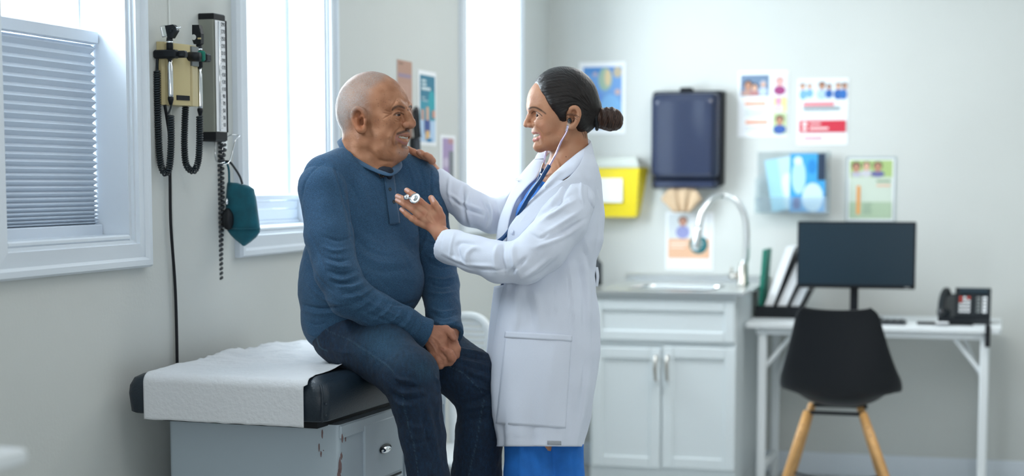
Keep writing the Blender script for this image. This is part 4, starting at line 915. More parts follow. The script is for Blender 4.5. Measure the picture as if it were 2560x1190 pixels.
class Body:
    def __init__(s, P, Q): s.P = P; s.Q = Q.astype(int); s.nrm()
    def nrm(s):
        P, Q = s.P, s.Q; f = np.cross(P[Q[:, 2]]-P[Q[:, 0]], P[Q[:, 3]]-P[Q[:, 1]]); N = np.zeros_like(P)
        for i in range(4): np.add.at(N, Q[:, i], f)
        s.N = N/(np.linalg.norm(N, axis=1, keepdims=True)+1e-12)
        if getattr(s, 'sgn', None) is None: s.sgn = 1 if ((s.P-s.P.mean(0))*s.N).sum() > 0 else -1
        s.N *= s.sgn
        s.px, s.py = cpx(s.P); s.dz = (s.P[:, 2]-DF)*K0
    def face(s): return -s.N[:, 2]   # >0: turned to the viewer side used for drafting
    def smooth(s, it=2, f=.5, mask=None):
        E = np.vstack([s.Q[:, [0, 1]], s.Q[:, [1, 2]], s.Q[:, [2, 3]], s.Q[:, [3, 0]]]); n = len(s.P)
        cnt = np.bincount(E[:, 0], minlength=n)+np.bincount(E[:, 1], minlength=n)
        for _ in range(it):
            A = np.stack([np.bincount(E[:, 0], s.P[E[:, 1], i], n)+np.bincount(E[:, 1], s.P[E[:, 0], i], n) for i in range(3)], 1)/np.maximum(cnt, 1)[:, None]
            ff = f if mask is None else f*mask[:, None]; s.P = s.P+(A-s.P)*ff
        s.nrm(); return s
    def dist(s, pts, vals=None):
        """distance (px) of every vertex to a polyline in drafting pixels, and parameter 0..1"""
        pts = np.array(pts, float); best = np.full(len(s.P), 1e9); T_ = np.zeros(len(s.P)); side_ = np.zeros(len(s.P)); L = np.r_[0, np.cumsum(np.hypot(*(pts[1:]-pts[:-1]).T))]
        for i in range(len(pts)-1):
            u = pts[i+1]-pts[i]; l2 = u@u+1e-9; t = np.clip(((s.px-pts[i, 0])*u[0]+(s.py-pts[i, 1])*u[1])/l2, 0, 1)
            dx = s.px-pts[i, 0]-t*u[0]; dy = s.py-pts[i, 1]-t*u[1]; d = np.hypot(dx, dy); m = d < best
            best[m] = d[m]; T_[m] = ((L[i]+t*(L[i+1]-L[i]))/(L[-1]+1e-9))[m]; side_[m] = np.sign(dx*u[1]-dy*u[0])[m]
        return best, T_, side_
    def stroke(s, pts, w_, amp, taper=.5, dzr=None, smooth_pts=True, side=None, front=0.0, curved=True):
        """raise (amp>0) or crease (amp<0) the surface along a drawn line; w_, amp in px"""
        if smooth_pts and len(pts) > 2: pts = [tuple(p) for p in spline([(a, b, 0) for a, b in pts], 5)]; pts = [(p[0], p[1]) for p in pts]
        d, t, sd = s.dist(pts); g = np.exp(-(d/w_)**2)
        if side: g = np.where(sd*side > 0, np.exp(-(d/w_)**2), np.exp(-(d/(w_*.3))**2))
        if taper: g = g*np.clip(np.minimum(t, 1-t)/(taper*.5)+.15, 0, 1)
        g = g*np.clip((s.face()-front)*4, 0, 1)
        if dzr: g = g*((s.dz > dzr[0]) & (s.dz < dzr[1]))
        s.P = s.P+s.N*(g*amp/K0)[:, None]; return s
    def noise(s, f, amp, fn=None, seed=0):
        m = np.array([mnoise.noise(Vector((p[0]*f+seed, p[1]*f, p[2]*f))) for p in s.P]); 
        if fn is not None: m = m*fn
        s.P = s.P+s.N*(m*amp/K0)[:, None]; return s
    def make(s, name, m, parent=None, cols=None, org=None):
        s.nrm(); W_ = cw(s.P); me = bpy.data.meshes.new(name)
        o0 = ORG[parent.name] if parent else np.array(org)
        V = (W_-o0).astype(np.float32); n = len(V); q = len(s.Q)
        me.vertices.add(n); me.vertices.foreach_set('co', V.ravel()); Q = s.Q if s.sgn > 0 else s.Q[:, ::-1]
        # camera frame (x right, y up, z away) is left-handed against world axes: flip winding
        Q = Q[:, ::-1]
        me.loops.add(q*4); me.loops.foreach_set('vertex_index', Q.ravel().astype(np.int32)); me.polygons.add(q); me.polygons.foreach_set('loop_start', np.arange(0, q*4, 4, dtype=np.int32))
        me.update(); me.validate(); me.shade_smooth()
        if cols is not None:
            ca = me.color_attributes.new('Col', 'FLOAT_COLOR', 'POINT'); ca.data.foreach_set('color', np.c_[cols, np.ones(len(cols))].astype(np.float32).ravel())
        me.materials.append(M[m] if isinstance(m, str) else m); o = bpy.data.objects.new(name, me); COL.objects.link(o)
        if parent: o.parent = parent
        else: o.location = o0
        ORG[o.name] = o0; return o
def merge(*bs):
    P = []; Q = []; n = 0
    for b in bs: P.append(b.P); Q.append(b.Q+n); n += len(b.P)
    r = Body.__new__(Body); r.P = np.vstack(P); r.Q = np.vstack(Q); r.sgn = bs[0].sgn; r.nrm(); return r
def mixc(a, b, t): t = np.clip(t, 0, 1)[:, None]; return a*(1-t)+np.array(b)*t
M['skin_m'] = mat('skin_brown', (1, 1, 1), .52, sss=.10, bump=.14, bscale=420, attr='Col', spec=.38)
M['skin_w'] = mat('skin_tan', (1, 1, 1), .50, sss=.14, bump=.04, bscale=420, attr='Col', spec=.38)
M['eyewhite'] = mat('eye_white', (.34, .30, .29), .2); M['iris'] = mat('iris_brown', (.05, .022, .012), .1)
M['teeth'] = mat('teeth', (.60, .56, .49), .3, sss=.1)
class HeadFrame:
    """local head axes: u forward, v up, w towards the viewer's side; all in px"""
    def __init__(s, cx, cy, dz, yaw, dirn, tilt=0, scale=1): s.c = (cx, cy, dz); s.a = R(yaw); s.d = dirn; s.t = R(tilt); s.s = scale
    def __call__(s, u, v, w_=0):
        u, v, w_ = u*s.s, v*s.s, w_*s.s; u, v = u*cos(s.t)-v*sin(s.t), u*sin(s.t)+v*cos(s.t)
        return (s.c[0]+s.d*(u*cos(s.a)-w_*sin(s.a)), s.c[1]-v, s.c[2]-(u*sin(s.a)+w_*cos(s.a)))
    def M3(s):   # rows u,v,w in camera metres frame
        U = np.array([s.d*cos(s.a)*cos(s.t), sin(s.t), -sin(s.a)*cos(s.t)]); V_ = np.array([-s.d*cos(s.a)*sin(s.t), cos(s.t), sin(s.a)*sin(s.t)]); W_ = np.array([-s.d*sin(s.a), 0, -cos(s.a)])
        return np.array([U, V_, W_])
    def ell(s, V, u, v, w_, r, k=12, sub=False, roty=0):
        m = s.M3()
        if roty:
            a = R(roty); m = np.array([m[0]*cos(a)+m[2]*sin(a), m[1], -m[0]*sin(a)+m[2]*cos(a)])
        V.ell(s(u, v, w_), [x*s.s for x in r], k*s.s, sub, m)
    def ch(s, V, pts, k=8, sub=False): V.chain([s(*p[:3])+(p[3]*s.s,) for p in pts], k*s.s, sub)
def ear(h, V, u, v, w_, sc=1.0, lean=0):
    def q(a, b, c): return (u+a*sc, v+b*sc, w_+c*sc+(-a*.34+max(0, b)*.16)*sc)
    h.ell(V, u-3*sc, v+2*sc, w_+1, [16.5*sc, 27*sc, 4.5*sc], 4, roty=-19)
    hx = spline([q(9, 6, -1)+(3*sc,), q(9, 16, 1)+(4*sc,), q(3, 25, 2)+(4.2*sc,), q(-7, 28, 2)+(4.2*sc,), q(-15, 22, 1)+(4.2*sc,), q(-18, 10, 1)+(4*sc,), q(-15, -4, 1)+(3.8*sc,), q(-9, -15, 1)+(4*sc,), q(-2, -23, 1)+(5.5*sc,), q(4, -24, 0)+(5*sc,), q(8, -16, -1)+(3.5*sc,)], 4); h.ch(V, [tuple(p) for p in hx], 5)
    h.ch(V, [q(2, 16, 1)+(2.5*sc,), q(-6, 12, 2)+(2.8*sc,), q(-10, 0, 2)+(2.6*sc,), q(-5, -10, 1)+(2.6*sc,)], 3)
    h.ell(V, u+1*sc, v-2*sc, w_+4*sc, [7.5*sc, 11*sc, 10*sc], 3, True)
    h.ell(V, u-3.5*sc, v+13*sc, w_+8*sc, [7*sc, 8*sc, 7*sc], 3, True)
    h.ch(V, [q(9, 0, 1)+(3.4*sc,), q(9, -7, 1)+(3*sc,)], 3)
# ================================================================== the seated man
BZ = 120.
man = thing('person', 'seated man with shaved grey hair wearing a blue henley shirt and dark jeans', 'person', pw((880, 900, BZ)))
h = HeadFrame(932, 290, BZ, 25, 1)
V = Vol(.0014)
h.ell(V, -5, 20, 0, [92, 91, 76], 0)
h.ell(V, 30, 33, 0, [62, 58, 62], 10)
h.ell(V, -34, 0, 0, [50, 50, 62], 15)
h.ell(V, 36, -25, 0, [56, 72, 58], 20)
for sg in (1, -1):
    h.ell(V, 58, -20, sg*36, [24, 22, 20], 16)
    h.ell(V, 40, -58, sg*34, [36, 32, 24], 18)
    h.ch(V, [(-8, -40, sg*56, 14), (-2, -66, sg*52, 18), (40, -84, sg*32, 18), (72, -90, sg*8, 15)], 18)
    h.ch(V, [(66, 24, sg*42, 9), (82, 25, sg*26, 9.5), (89, 19, sg*8, 8)], 14)
    h.ell(V, 70, -56, sg*30, [13, 13, 12], 12)
h.ell(V, 78, -86, 0, [18, 16, 22], 10)
h.ell(V, 34, -98, 0, [48, 20, 42], 18)
h.ell(V, 78, -46, 0, [20, 22, 30], 12)
for sg in (1, -1): h.ell(V, 92, 2, sg*27, [14, 11, 17], 9, True)
h.ch(V, [(88, 14, 0, 8), (97, 0, 0, 9), (104, -14, 0, 11.5)], 9)
h.ell(V, 104, -20, 0, [14, 12, 13], 5)
for sg in (1, -1):
    h.ell(V, 93, -23, sg*15, [12, 9.5, 9.5], 4)
    h.ell(V, 98, -33, sg*8, [6, 4, 4.5], 2, True)
    # lids round the eye
    h.ell(V, 76, 3, sg*29, [14.5, 13, 15.5], 4)
# mouth: opening, then lips
h.ch(V, [(76, -50, -31, 2.6), (89, -54.5, -22, 4.8), (99, -57, 0, 6.2), (89, -54.5, 22, 4.8), (76, -50, 31, 2.6)], 3, True)
h.ch(V, [(72, -46, -31, 3), (85, -47, -19, 3.8), (92, -47, -6, 4.2), (92, -47.5, 0, 3.8), (92, -47, 6, 4.2), (85, -47, 19, 3.8), (72, -46, 31, 3)], 4)
h.ch(V, [(72, -52, -31, 3), (83, -61, -20, 4.4), (89, -66, 0, 5.6), (83, -61, 20, 4.4), (72, -52, 31, 3)], 5)
# eye openings
for sg in (1, -1): h.ch(V, [(84, 2.5, sg*16, 2), (92, 3.2, sg*26, 3.2), (89, 2.8, sg*34, 2.8), (81, 1.5, sg*43, 1.8)], 1.5, True)
ear(h, V, 5, -11, 79, 1.08); ear_far = 1
# neck
V.chain([(912, 322, BZ, 50), (912, 360, BZ+3, 54), (912, 400, BZ+5, 60), (905, 440, BZ+8, 68)], 16)
V.chain([(968, 395, BZ-30, 24), (950, 430, BZ-20, 34)], 20)
hb = V.mesh(); hb.smooth(2, .5)
S_ = hb.stroke
# creases and folds of a smiling face
S_([(1003, 318), (990, 328), (983, 342), (981, 356), (985, 370)], 2.4, -4.6); S_([(994, 318), (979, 332), (972, 350)], 8, 4.0)
S_([(968, 349), (965, 362), (970, 378), (980, 388)], 3, -1.4)
S_([(984, 282), (974, 287), (966, 292), (956, 298)], 1.6, -2.4, .8); S_([(976, 285), (966, 284), (956, 282)], 1.5, -2.0); S_([(976, 280), (968, 279), (962, 275)], 1.6, -1.0)
S_([(990, 296), (998, 299), (1005, 297)], 2.2, 1.4); S_([(984, 299), (994, 305), (1004, 302)], 1.8, -2.0); S_([(985, 293), (996, 296), (1006, 294)], 2.2, 1.6); S_([(984, 281), (990, 278), (1002, 277)], 2.4, 1.8)
S_([(992, 246), (985, 258), (978, 270)], 1.6, -2.4, .8); S_([(1022, 252), (1021, 262), (1020, 272)], 1.8, -1.6); S_([(1013, 262), (1015, 270), (1017, 276)], 2, -1.2)
S_([(984, 281), (993, 276), (1004, 277), (1011, 281)], 1.5, -1.3); S_([(983, 284), (993, 280.5), (1004, 281.5), (1010, 284)], 1.2, 1.1)
S_([(1012, 301), (1005, 306), (1003, 313), (1008, 320)], 2.0, -3.0)
S_([(1002, 362), (1012, 365), (1020, 364)], 3, -1.6)
S_([(945, 398), (962, 404), (985, 402)], 4, -2.0); S_([(920, 372), (940, 396), (958, 410)], 5, -1.6)
S_([(940, 235), (975, 228), (1005, 232)], 3, -.5, 1.2); S_([(935, 215), (965, 208), (995, 212)], 3, -.4, 1.2)
for k in range(4): S_([(872+3*k, 380+k*8), (890+3*k, 402+k*6), (915, 418+k*4)], 2.5, -.8)
hb.noise(230, .35); hb.noise(60, .7, seed=7)
# colouring: skin, stubble, brows, lips; shade painted into ear and nostril
base = np.array([.345, .148, .070]); n = len(hb.P); C_ = np.tile(base, (n, 1))
nz = np.array([mnoise.noise(Vector((p[0]*45, p[1]*45, p[2]*45))) for p in hb.P]); nf = np.array([mnoise.noise(Vector((p[0]*700, p[1]*700, p[2]*700))) for p in hb.P])
C_ = mixc(C_, (.43, .205, .115), .5+nz*.8); C_ = mixc(C_, (.26, .105, .052), .25-nz*.6)
uu = (hb.px-932); vv = 290-hb.py
# cropped grey hair: crown, back and sides
hl = np.interp(hb.py, [175, 195, 225, 255, 280, 300, 330, 380], [985, 958, 925, 915, 906, 872, 868, 862])
hair = 1/(1+np.exp((hb.px-hl)/6.)); hair *= np.clip((350-hb.py)/25, 0, 1)
hair = np.where((hb.face() < -.1) & (hb.py < 330), np.maximum(hair, 1/(1+np.exp((hb.px-985)/6.))), hair)
C_ = mixc(C_, (.235, .19, .165), hair*(.62+nf*.5)); C_ = mixc(C_, (.42, .40, .39), np.clip(hair*(.10+nf*.55)+np.clip((880-hb.px)/60, 0, .45)*hair, 0, .7))
earm = np.exp(-(((hb.px-897)/17.)**2+((hb.py-300)/31.)**2)**3)*(hb.face() > -.2); C_ = mixc(C_, base*np.array([1.1, .95, .95]), earm*.95)
side_s = np.exp(-((hb.px-918)/10.)**2-((hb.py-275)/22.)**2); C_ = mixc(C_, (.30, .20, .16), side_s*(.35+nf*.4))
def paint(B, C_, pts, w_, c, a=1.0, soft=.35, dense=None):
    if len(pts) > 2: pts = [(p[0], p[1]) for p in spline([(x, y, 0) for x, y in pts], 5)]
    d, t, sd = B.dist(pts); m = np.clip((w_-d)/(w_*soft), 0, 1)*np.clip(B.face()*4+.6, 0, 1)*a
    if dense is not None: m = m*dense
    return mixc(C_, c, m)
bm_ = .75+nf*.6
C_ = paint(hb, C_, [(983, 272), (990, 267), (1000, 266), (1011, 270)], 4.2, (.035, .02, .015), .95, .7, bm_)
C_ = paint(hb, C_, [(1024, 267), (1027, 265), (1029, 269)], 3, (.035, .02, .015), .9, .6)
C_ = paint(hb, C_, [(994, 335), (1007, 330), (1019, 327), (1027, 328)], 4.8, (.035, .024, .022), .95, .6, .85+nf*.3)
C_ = paint(hb, C_, [(992, 340), (990, 352), (994, 366)], 4, (.20, .13, .10), .5, .9, bm_)
C_ = paint(hb, C_, [(1008, 366), (1016, 368), (1022, 366)], 7, (.06, .045, .045), .85, .6, bm_)
C_ = paint(hb, C_, [(998, 378), (1008, 384), (1014, 376)], 12, (.40, .31, .28), .45, .9, bm_)
C_ = paint(hb, C_, [(990, 340), (1002, 337), (1012, 336.5), (1022, 337)], 2.2, (.27, .115, .095), .8)
C_ = paint(hb, C_, [(991, 345), (1001, 353), (1011, 358), (1021, 358)], 4.0, (.36, .15, .13), .8)
C_ = paint(hb, C_, [(984, 288), (990, 283.5), (1000, 282), (1009, 286)], 1.5, (.05, .025, .018), .8)
C_ = paint(hb, C_, [(1008, 308), (1020, 312), (1032, 312)], 10, (.50, .21, .14), .35, .9)
C_ = paint(hb, C_, [(1015, 322), (1022, 323)], 2.5, (.08, .03, .02), .8)  # nostril recess painted dark as shade
C_ = paint(hb, C_, [(896, 292), (902, 304), (898, 314)], 6, (.25, .10, .06), .5, .9)  # ear hollow painted darker to imitate its shade
rs = random.Random(3)
for (mx_, my_, sx, sy, nn, rr0) in ((968, 262, 14, 12, 20, 1.1), (948, 312, 16, 16, 14, .9), (985, 302, 8, 6, 6, 1.0), (945, 290, 20, 14, 12, .7)):
    for _ in range(nn):
        x, y = rs.gauss(mx_, sx), rs.gauss(my_, sy)
        C_ = paint(hb, C_, [(x, y), (x+.1, y)], rs.uniform(.4, 1.1)*rr0+.25, (.10, .045, .03), .75, .5)
for q in ((1020, 275, 2.2), (981, 275, 2.2), (998, 382, 1.3), (952, 349, 1.2), (940, 343, 1.0)): C_ = paint(hb, C_, [(q[0], q[1]), (q[0]+.1, q[1])], q[2], (.05, .025, .02), .9, .5)
HEAD_M, HEAD_C = hb, C_
def eye(h, u, v, w_, r, parent, gaze):
    c = h(u, v, w_); C0 = cm(c); r_ = r/K0*h.s; g = np.array(gaze, float); g /= np.linalg.norm(g)
    o = cw(C0)[0]; mb = MB(); mb.ell(o, (r_, r_, r_), 20, 14); e = mb.make('eyeball', 'eyewhite', parent, smooth=True)
    gw = CR*g[0]+CU*g[1]+CF*g[2]
    MB().lathe([(r_*.54, r_*.842), (r_*.53, r_*.862), (r_*.38, r_*.942), (.0002, r_*1.012)], o, gw, 20).make('iris', 'iris', e, smooth=True)
    MB().lathe([(r_*.24, r_*.985), (.0002, r_*1.03)], o, gw, 14).make('pupil', 'blackg', e, smooth=True)
for sg in (1, -1): eye(h, 77.5, 3, sg*29, 11.8, man, (.80, -.02, -.60))
def teeth(h, parent, top, n, span, u0, curve, hgt, zoff):
    mb = None
    for i in range(n):
        t = (i-(n-1)/2)/((n-1)/2); w_ = t*span; u = u0-curve*t*t; v = top[0]+top[1]*t*t; hh = hgt*(1-.35*t*t)
        c = h(u, v-hh/2, w_); C0 = cw(cm(c))[0]; m = h.M3(); wd = span/(n-1)*1.02
        a = t*.9; U = m[0]*cos(a)+m[2]*sin(a); W_ = -m[0]*sin(a)+m[2]*cos(a)
        ax = [CR*q[0]+CU*q[1]+CF*q[2] for q in (U, m[1], W_)]; s_ = h.s/K0
        pts = lambda p: C0+ax[0]*p[0]+ax[1]*p[1]+ax[2]*p[2]
        MB().cbox([np.array([-2.2, -hh/2, -wd])*s_, np.array([2.2, hh/2, wd])*s_], 1.3*s_, pts, None).make('tooth', 'teeth', parent, smooth=True)
teeth(h, man, (-48, 2), 14, 31, 91, 14, 9.5, 0)
# hands -------------------------------------------------------------
def fing(V, pts, k=3.5): V.chain(pts, k)
VH = Vol(.0018); hz = BZ-95
def hp_(x, y, z=0): return (x, y, hz+z)
VH.chain([hp_(1052, 822, 6)+(24,), hp_(1072, 836, 2)+(23,), hp_(1085, 848, 0)+(23,)], 10)
VH.ell(hp_(1092, 862, 2), (25, 30, 17), 12)
VH.chain([hp_(1085, 832, 0)+(17,), hp_(1100, 838, -2)+(16,), hp_(1108, 866, -2)+(13,)], 10)
VH.chain([hp_(1080, 850, 0)+(17,), hp_(1092, 885, -2)+(11,)], 10)
fing(VH, [hp_(1096, 826, -4)+(13,), hp_(1115, 824, -6)+(10.5,), hp_(1127, 832, -8)+(9.5,), hp_(1135, 846, -8)+(8,)], 5)
fing(VH, [hp_(1108, 872, -8)+(12,), hp_(1124, 884, -16)+(11,), hp_(1130, 896, -16)+(11,), hp_(1124, 905, -8)+(10,), hp_(1112, 906, 4)+(9,)])
fing(VH, [hp_(1100, 884, -6)+(11,), hp_(1112, 896, -8)+(10,), hp_(1113, 906, -6)+(9.5,), hp_(1104, 910, 8)+(8,)])
fing(VH, [hp_(1092, 888, -4)+(11,), hp_(1098, 904, -8)+(10,), hp_(1101, 914, -6)+(9,), hp_(1096, 916, 8)+(8,)])
fing(VH, [hp_(1082, 884, -2)+(10,), hp_(1088, 902, -4)+(9,), hp_(1092, 914, 0)+(8,)])
# left hand folded underneath
VH.chain([hp_(1128, 822, 42)+(22,), hp_(1120, 845, 34)+(23,), hp_(1112, 866, 30)+(22,)], 10)
fing(VH, [hp_(1118, 848, 16)+(13,), hp_(1134, 858, 10)+(12,), hp_(1141, 872, 10)+(11,), hp_(1139, 888, 8)+(10,), hp_(1132, 894, 6)+(9,)])
fing(VH, [hp_(1112, 858, 16)+(12,), hp_(1128, 868, 6)+(11,), hp_(1134, 884, 4)+(10.5,)])
hh_ = VH.mesh(); hh_.smooth(1, .5)
for p in ([(1070, 850), (1084, 868), (1092, 884)], [(1075, 838), (1095, 852), (1104, 868)]): hh_.stroke(p, 2.2, 1.3)
hh_.stroke([(1081, 845), (1092, 860), (1097, 876)], 2.5, -1.0); hh_.stroke([(1103, 866), (1110, 870), (1114, 866)], 3, 1.2)
for p in ([(1122, 828), (1124, 836)], [(1128, 878), (1120, 888)], [(1134, 862), (1128, 866)]): hh_.stroke(p, 1.2, -.8, 0, smooth_pts=False)
hh_.noise(260, .5)
nzh = np.array([mnoise.noise(Vector((p[0]*60, p[1]*60, p[2]*60))) for p in hh_.P]); Ch = mixc(np.tile(np.array([.50, .23, .145]), (len(hh_.P), 1)), (.36, .15, .09), .5+nzh*.9)
Ch = paint(hh_, Ch, [(1129, 838), (1135, 846)], 6, (.55, .26, .19), .5, .9); Ch = paint(hh_, Ch, [(1104, 872), (1112, 874)], 7, (.55, .24, .17), .5, .9)
Ch = paint(hh_, Ch, [(1078, 852), (1090, 874)], 2.6, (.38, .20, .16), .5, .9)
# trunk, arms and legs under the clothes keep the body one figure
VB = Vol(.007)
VB.chain([(902, 430, BZ+8, 58), (905, 500, BZ+15, 68), (900, 620, BZ+15, 80), (888, 760, BZ+20, 84), (885, 830, BZ+25, 70)], 20)
for pts in ([(812, 462, BZ-105, 42), (868, 725, BZ-160, 34), (1050, 822, BZ-98, 22)], [(1036, 458, BZ+105, 36), (1092, 690, BZ+75, 34), (1118, 812, BZ-50, 22)],
            [(862, 855, BZ-45, 55), (1020, 938, BZ-200, 52), (1072, 1190, BZ-190, 38), (1092, 1440, BZ-190, 32)], [(960, 860, BZ+50, 50), (1172, 948, BZ-18, 46), (1202, 1020, BZ-18, 36), (1192, 1190, BZ+10, 36), (1170, 1430, BZ+40, 32)]): VB.chain(pts, 20)
bb = VB.mesh(); Cb = np.tile(np.array([.46, .235, .135]), (len(bb.P), 1))
body = merge(hb, hh_, bb); body.make('body', 'skin_m', man, np.vstack([HEAD_C, Ch, Cb]))
# --- man's clothes
def crot(yaw):   # local axes (lateral to his left, up, forward) of a trunk turned by yaw
    a = R(yaw); return np.array([[cos(a), 0, sin(a)], [0, 1, 0], [sin(a), 0, -cos(a)]])
MT = crot(42)
M['shirt'] = mat('heather_jersey', (1, 1, 1), .85, bump=.3, bscale=520, attr='Col', sheen=.06, var=.5, vscale=520, vstretch=(.6, .6, 1.6))
M['denim'] = mat('dark_denim', (1, 1, 1), .82, bump=.45, bscale=620, attr='Col', sheen=.03, bstretch=(1, 1, .35), var=.5, vscale=520, vstretch=(1.4, 1.4, .5))
VS = Vol(.0036)
VS.ell((905, 545, BZ), [142, 128, 96], 0, M3=MT)
VS.ell((915, 470, BZ+6), [128, 66, 72], 30, M3=MT)
VS.ell((922, 700, BZ-14), [146, 122, 128], 45, M3=MT)
VS.ell((880, 735, BZ+10), [138, 110, 118], 45, M3=MT)
VS.ell((882, 815, BZ+14), [134, 80, 108], 40, M3=MT)
VS.ell((975, 600, BZ+40), [70, 90, 70], 40, M3=MT)
VS.cap((900, 396, BZ+5), (816, 446, BZ-80), 46, 60, 30); VS.cap((915, 405, BZ+5), (1030, 436, BZ+96), 40, 50, 26)
VS3 = Vol(.003)
VS3.chain([(826, 452, BZ-80, 50), (808, 470, BZ-100, 61), (822, 590, BZ-130, 60), (842, 680, BZ-155, 56), (872, 738, BZ-163, 53)], 12)
VS3.chain([(872, 738, BZ-163, 53), (940, 778, BZ-145, 47), (1010, 808, BZ-115, 41), (1066, 832, BZ-96, 35), (1084, 840, BZ-92, 35)], 12)
VS2 = Vol(.003)
VS2.chain([(1030, 440, BZ+98, 50), (1044, 454, BZ+104, 53), (1066, 530, BZ+100, 51), (1088, 640, BZ+90, 51), (1098, 710, BZ+60, 49)], 16)
VS2.chain([(1098, 710, BZ+60, 49), (1108, 780, BZ-5, 43), (1120, 826, BZ-55, 36), (1126, 848, BZ-72, 36)], 10)
VS.ell((1020, 470, BZ+80), [40, 60, 46], 26)
VS.ell((806, 655, BZ-10), [50, 80, 60], 40)
# openings: neck hole, cuffs
VS.cap((918, 330, BZ), (921, 400, BZ-4), 54, 52, 5, sub=True)
VS.cap((960, 405, BZ-60), (972, 432, BZ-78), 14, 6, 5, sub=True)
VS3.cap((1062, 831, BZ-97), (1120, 858, BZ-92), 26, 28, 1, sub=True)
VS2.cap((1122, 834, BZ-60), (1130, 866, BZ-76), 26, 27, 1, sub=True)
_a, _b, _c = np.array(cm((850, 347, BZ+0))), np.array(cm((900, 405, BZ-63))), np.array(cm((966, 434, BZ-70)))
_n = np.cross(_b-_a, _c-_a); _n /= np.linalg.norm(_n); _n = _n if _n[1] > 0 else -_n; _o = np.array(cm((918, 390, BZ)))
def neckcut(X, Y, Z):
    d = (X-_a[0])*_n[0]+(Y-_a[1])*_n[1]+(Z-_a[2])*_n[2]; q = np.sqrt((X-_o[0])**2+(Z-_o[2])**2); return np.minimum(d, .078-q)
_cf = cutter(((1010, 808, BZ-115), (1070, 833, BZ-96), (1100, 846, BZ-94), 62))
sh = merge(VS.mesh(clip=neckcut), VS3.mesh(clip=_cf), VS2.mesh(clip=cutter(((1108, 780, BZ-5), (1124, 840, BZ-64), (1132, 870, BZ-80), 60)))); sh.smooth(1, .5)
AMP = 1.75
def T_(p, w_, a, t=.7): sh.stroke(p, w_*.75, a*AMP, t)
# sleeve and trunk wrinkles
for p, w_, a in (
 # near sleeve, inside of the elbow and forearm
 ([(812, 655), (850, 668), (880, 664)], 6, 3.2), ([(805, 640), (845, 652), (884, 645)], 5, -2.8), ([(800, 612), (840, 628), (880, 616)], 6, 2.2), ([(808, 590), (845, 602), (884, 592)], 5, -1.8),
 ([(818, 690), (858, 700), (900, 684)], 6, 3.6), ([(815, 676), (855, 685), (892, 676)], 5, -3.2), ([(835, 715), (880, 718), (918, 700)], 7, 3.2), ([(828, 703), (870, 708), (908, 692)], 5, -3.0),
 ([(856, 748), (900, 738), (935, 716)], 6, 2.8), ([(850, 735), (895, 727), (930, 706)], 5, -2.8), ([(878, 778), (915, 758), (948, 728)], 6, 2.4), ([(872, 764), (908, 748), (940, 720)], 5, -2.2),
 ([(905, 790), (940, 770), (965, 738)], 5, 1.8), ([(935, 802), (965, 780), (988, 752)], 5, 2.0), ([(925, 798), (955, 775), (978, 746)], 4.5, -2), ([(965, 812), (992, 792), (1010, 768)], 5, 1.9), ([(995, 828), (1020, 806), (1032, 780)], 5, 2.2), ([(984, 822), (1008, 800), (1022, 774)], 4.5, -2), ([(1028, 844), (1046, 822), (1052, 798)], 4.5, 1.8), ([(1018, 838), (1036, 815), (1044, 790)], 4, -1.8),
 ([(900, 775), (960, 800), (1030, 838)], 6, -1.6), ([(850, 705), (930, 760), (1020, 800)], 6, 1.5),
 # shoulder and chest
 ([(752, 520), (762, 460), (790, 418), (830, 402)], 3, -2.0), ([(835, 408), (850, 460), (872, 540), (880, 600)], 3.2, -2.4), ([(828, 410), (842, 462), (862, 545), (870, 600)], 7, 1.8),
 ([(876, 560), (920, 600), (960, 612)], 10, 1.6), ([(880, 590), (930, 630), (990, 640)], 7, -1.6), ([(886, 620), (940, 655), (1010, 655)], 9, 1.8), ([(900, 660), (960, 680), (1030, 668)], 9, -1.2),
 ([(870, 430), (905, 470), (930, 530)], 6, 1.4), ([(855, 440), (888, 480), (910, 545)], 6, -1.4), ([(890, 420), (925, 455), (950, 500)], 5, 1.0),
 ([(1015, 400), (1035, 450), (1048, 520), (1060, 560)], 6, 1.6), ([(1035, 395), (1055, 440), (1066, 500)], 6, -1.4), ([(1078, 420), (1078, 480), (1072, 540), (1074, 600)], 3.2, -3.2),
 ([(1060, 560), (1040, 590), (1020, 600)], 6, 1.8), ([(1066, 580), (1050, 612), (1025, 626)], 5, -1.8), ([(1068, 600), (1052, 636), (1030, 650)], 5, 1.6),
 # far sleeve
 ([(1072, 600), (1100, 608), (1134, 600)], 6, 1.8), ([(1070, 640), (1104, 652), (1140, 640)], 6, 2.4), ([(1070, 655), (1104, 668), (1142, 656)], 5, -2.4), ([(1066, 690), (1104, 700), (1144, 690)], 6, 2.6), ([(1066, 705), (1104, 716), (1144, 706)], 5, -2.4), ([(1070, 730), (1106, 738), (1144, 728)], 6, 2.2),
 ([(1076, 770), (1108, 782), (1146, 772)], 5, 2.4), ([(1076, 782), (1108, 794), (1146, 784)], 4, -2.2), ([(1082, 800), (1112, 812), (1148, 802)], 5, 2.6), ([(1086, 812), (1120, 828), (1150, 822)], 4, -2.6), ([(1095, 825), (1125, 845), (1150, 842)], 4, 2.2),
 # belly and side
 ([(760, 560), (800, 640), (815, 700)], 6, -1.6), ([(756, 640), (800, 700), (846, 740)], 5, -1.6), ([(752, 690), (800, 740), (860, 768)], 6, 1.6), ([(754, 760), (800, 770), (870, 764)], 3.5, -3.4), ([(756, 776), (800, 784), (850, 778)], 6, 2.6), ([(760, 800), (790, 812), (830, 800)], 5, -2.0), ([(764, 828), (785, 838), (806, 830)], 5, 2.0),
 ([(950, 752), (1000, 762), (1060, 750)], 5, -1.8), ([(985, 690), (1035, 700), (1064, 690)], 12, .8)):
    T_(p, w_, a, .7)
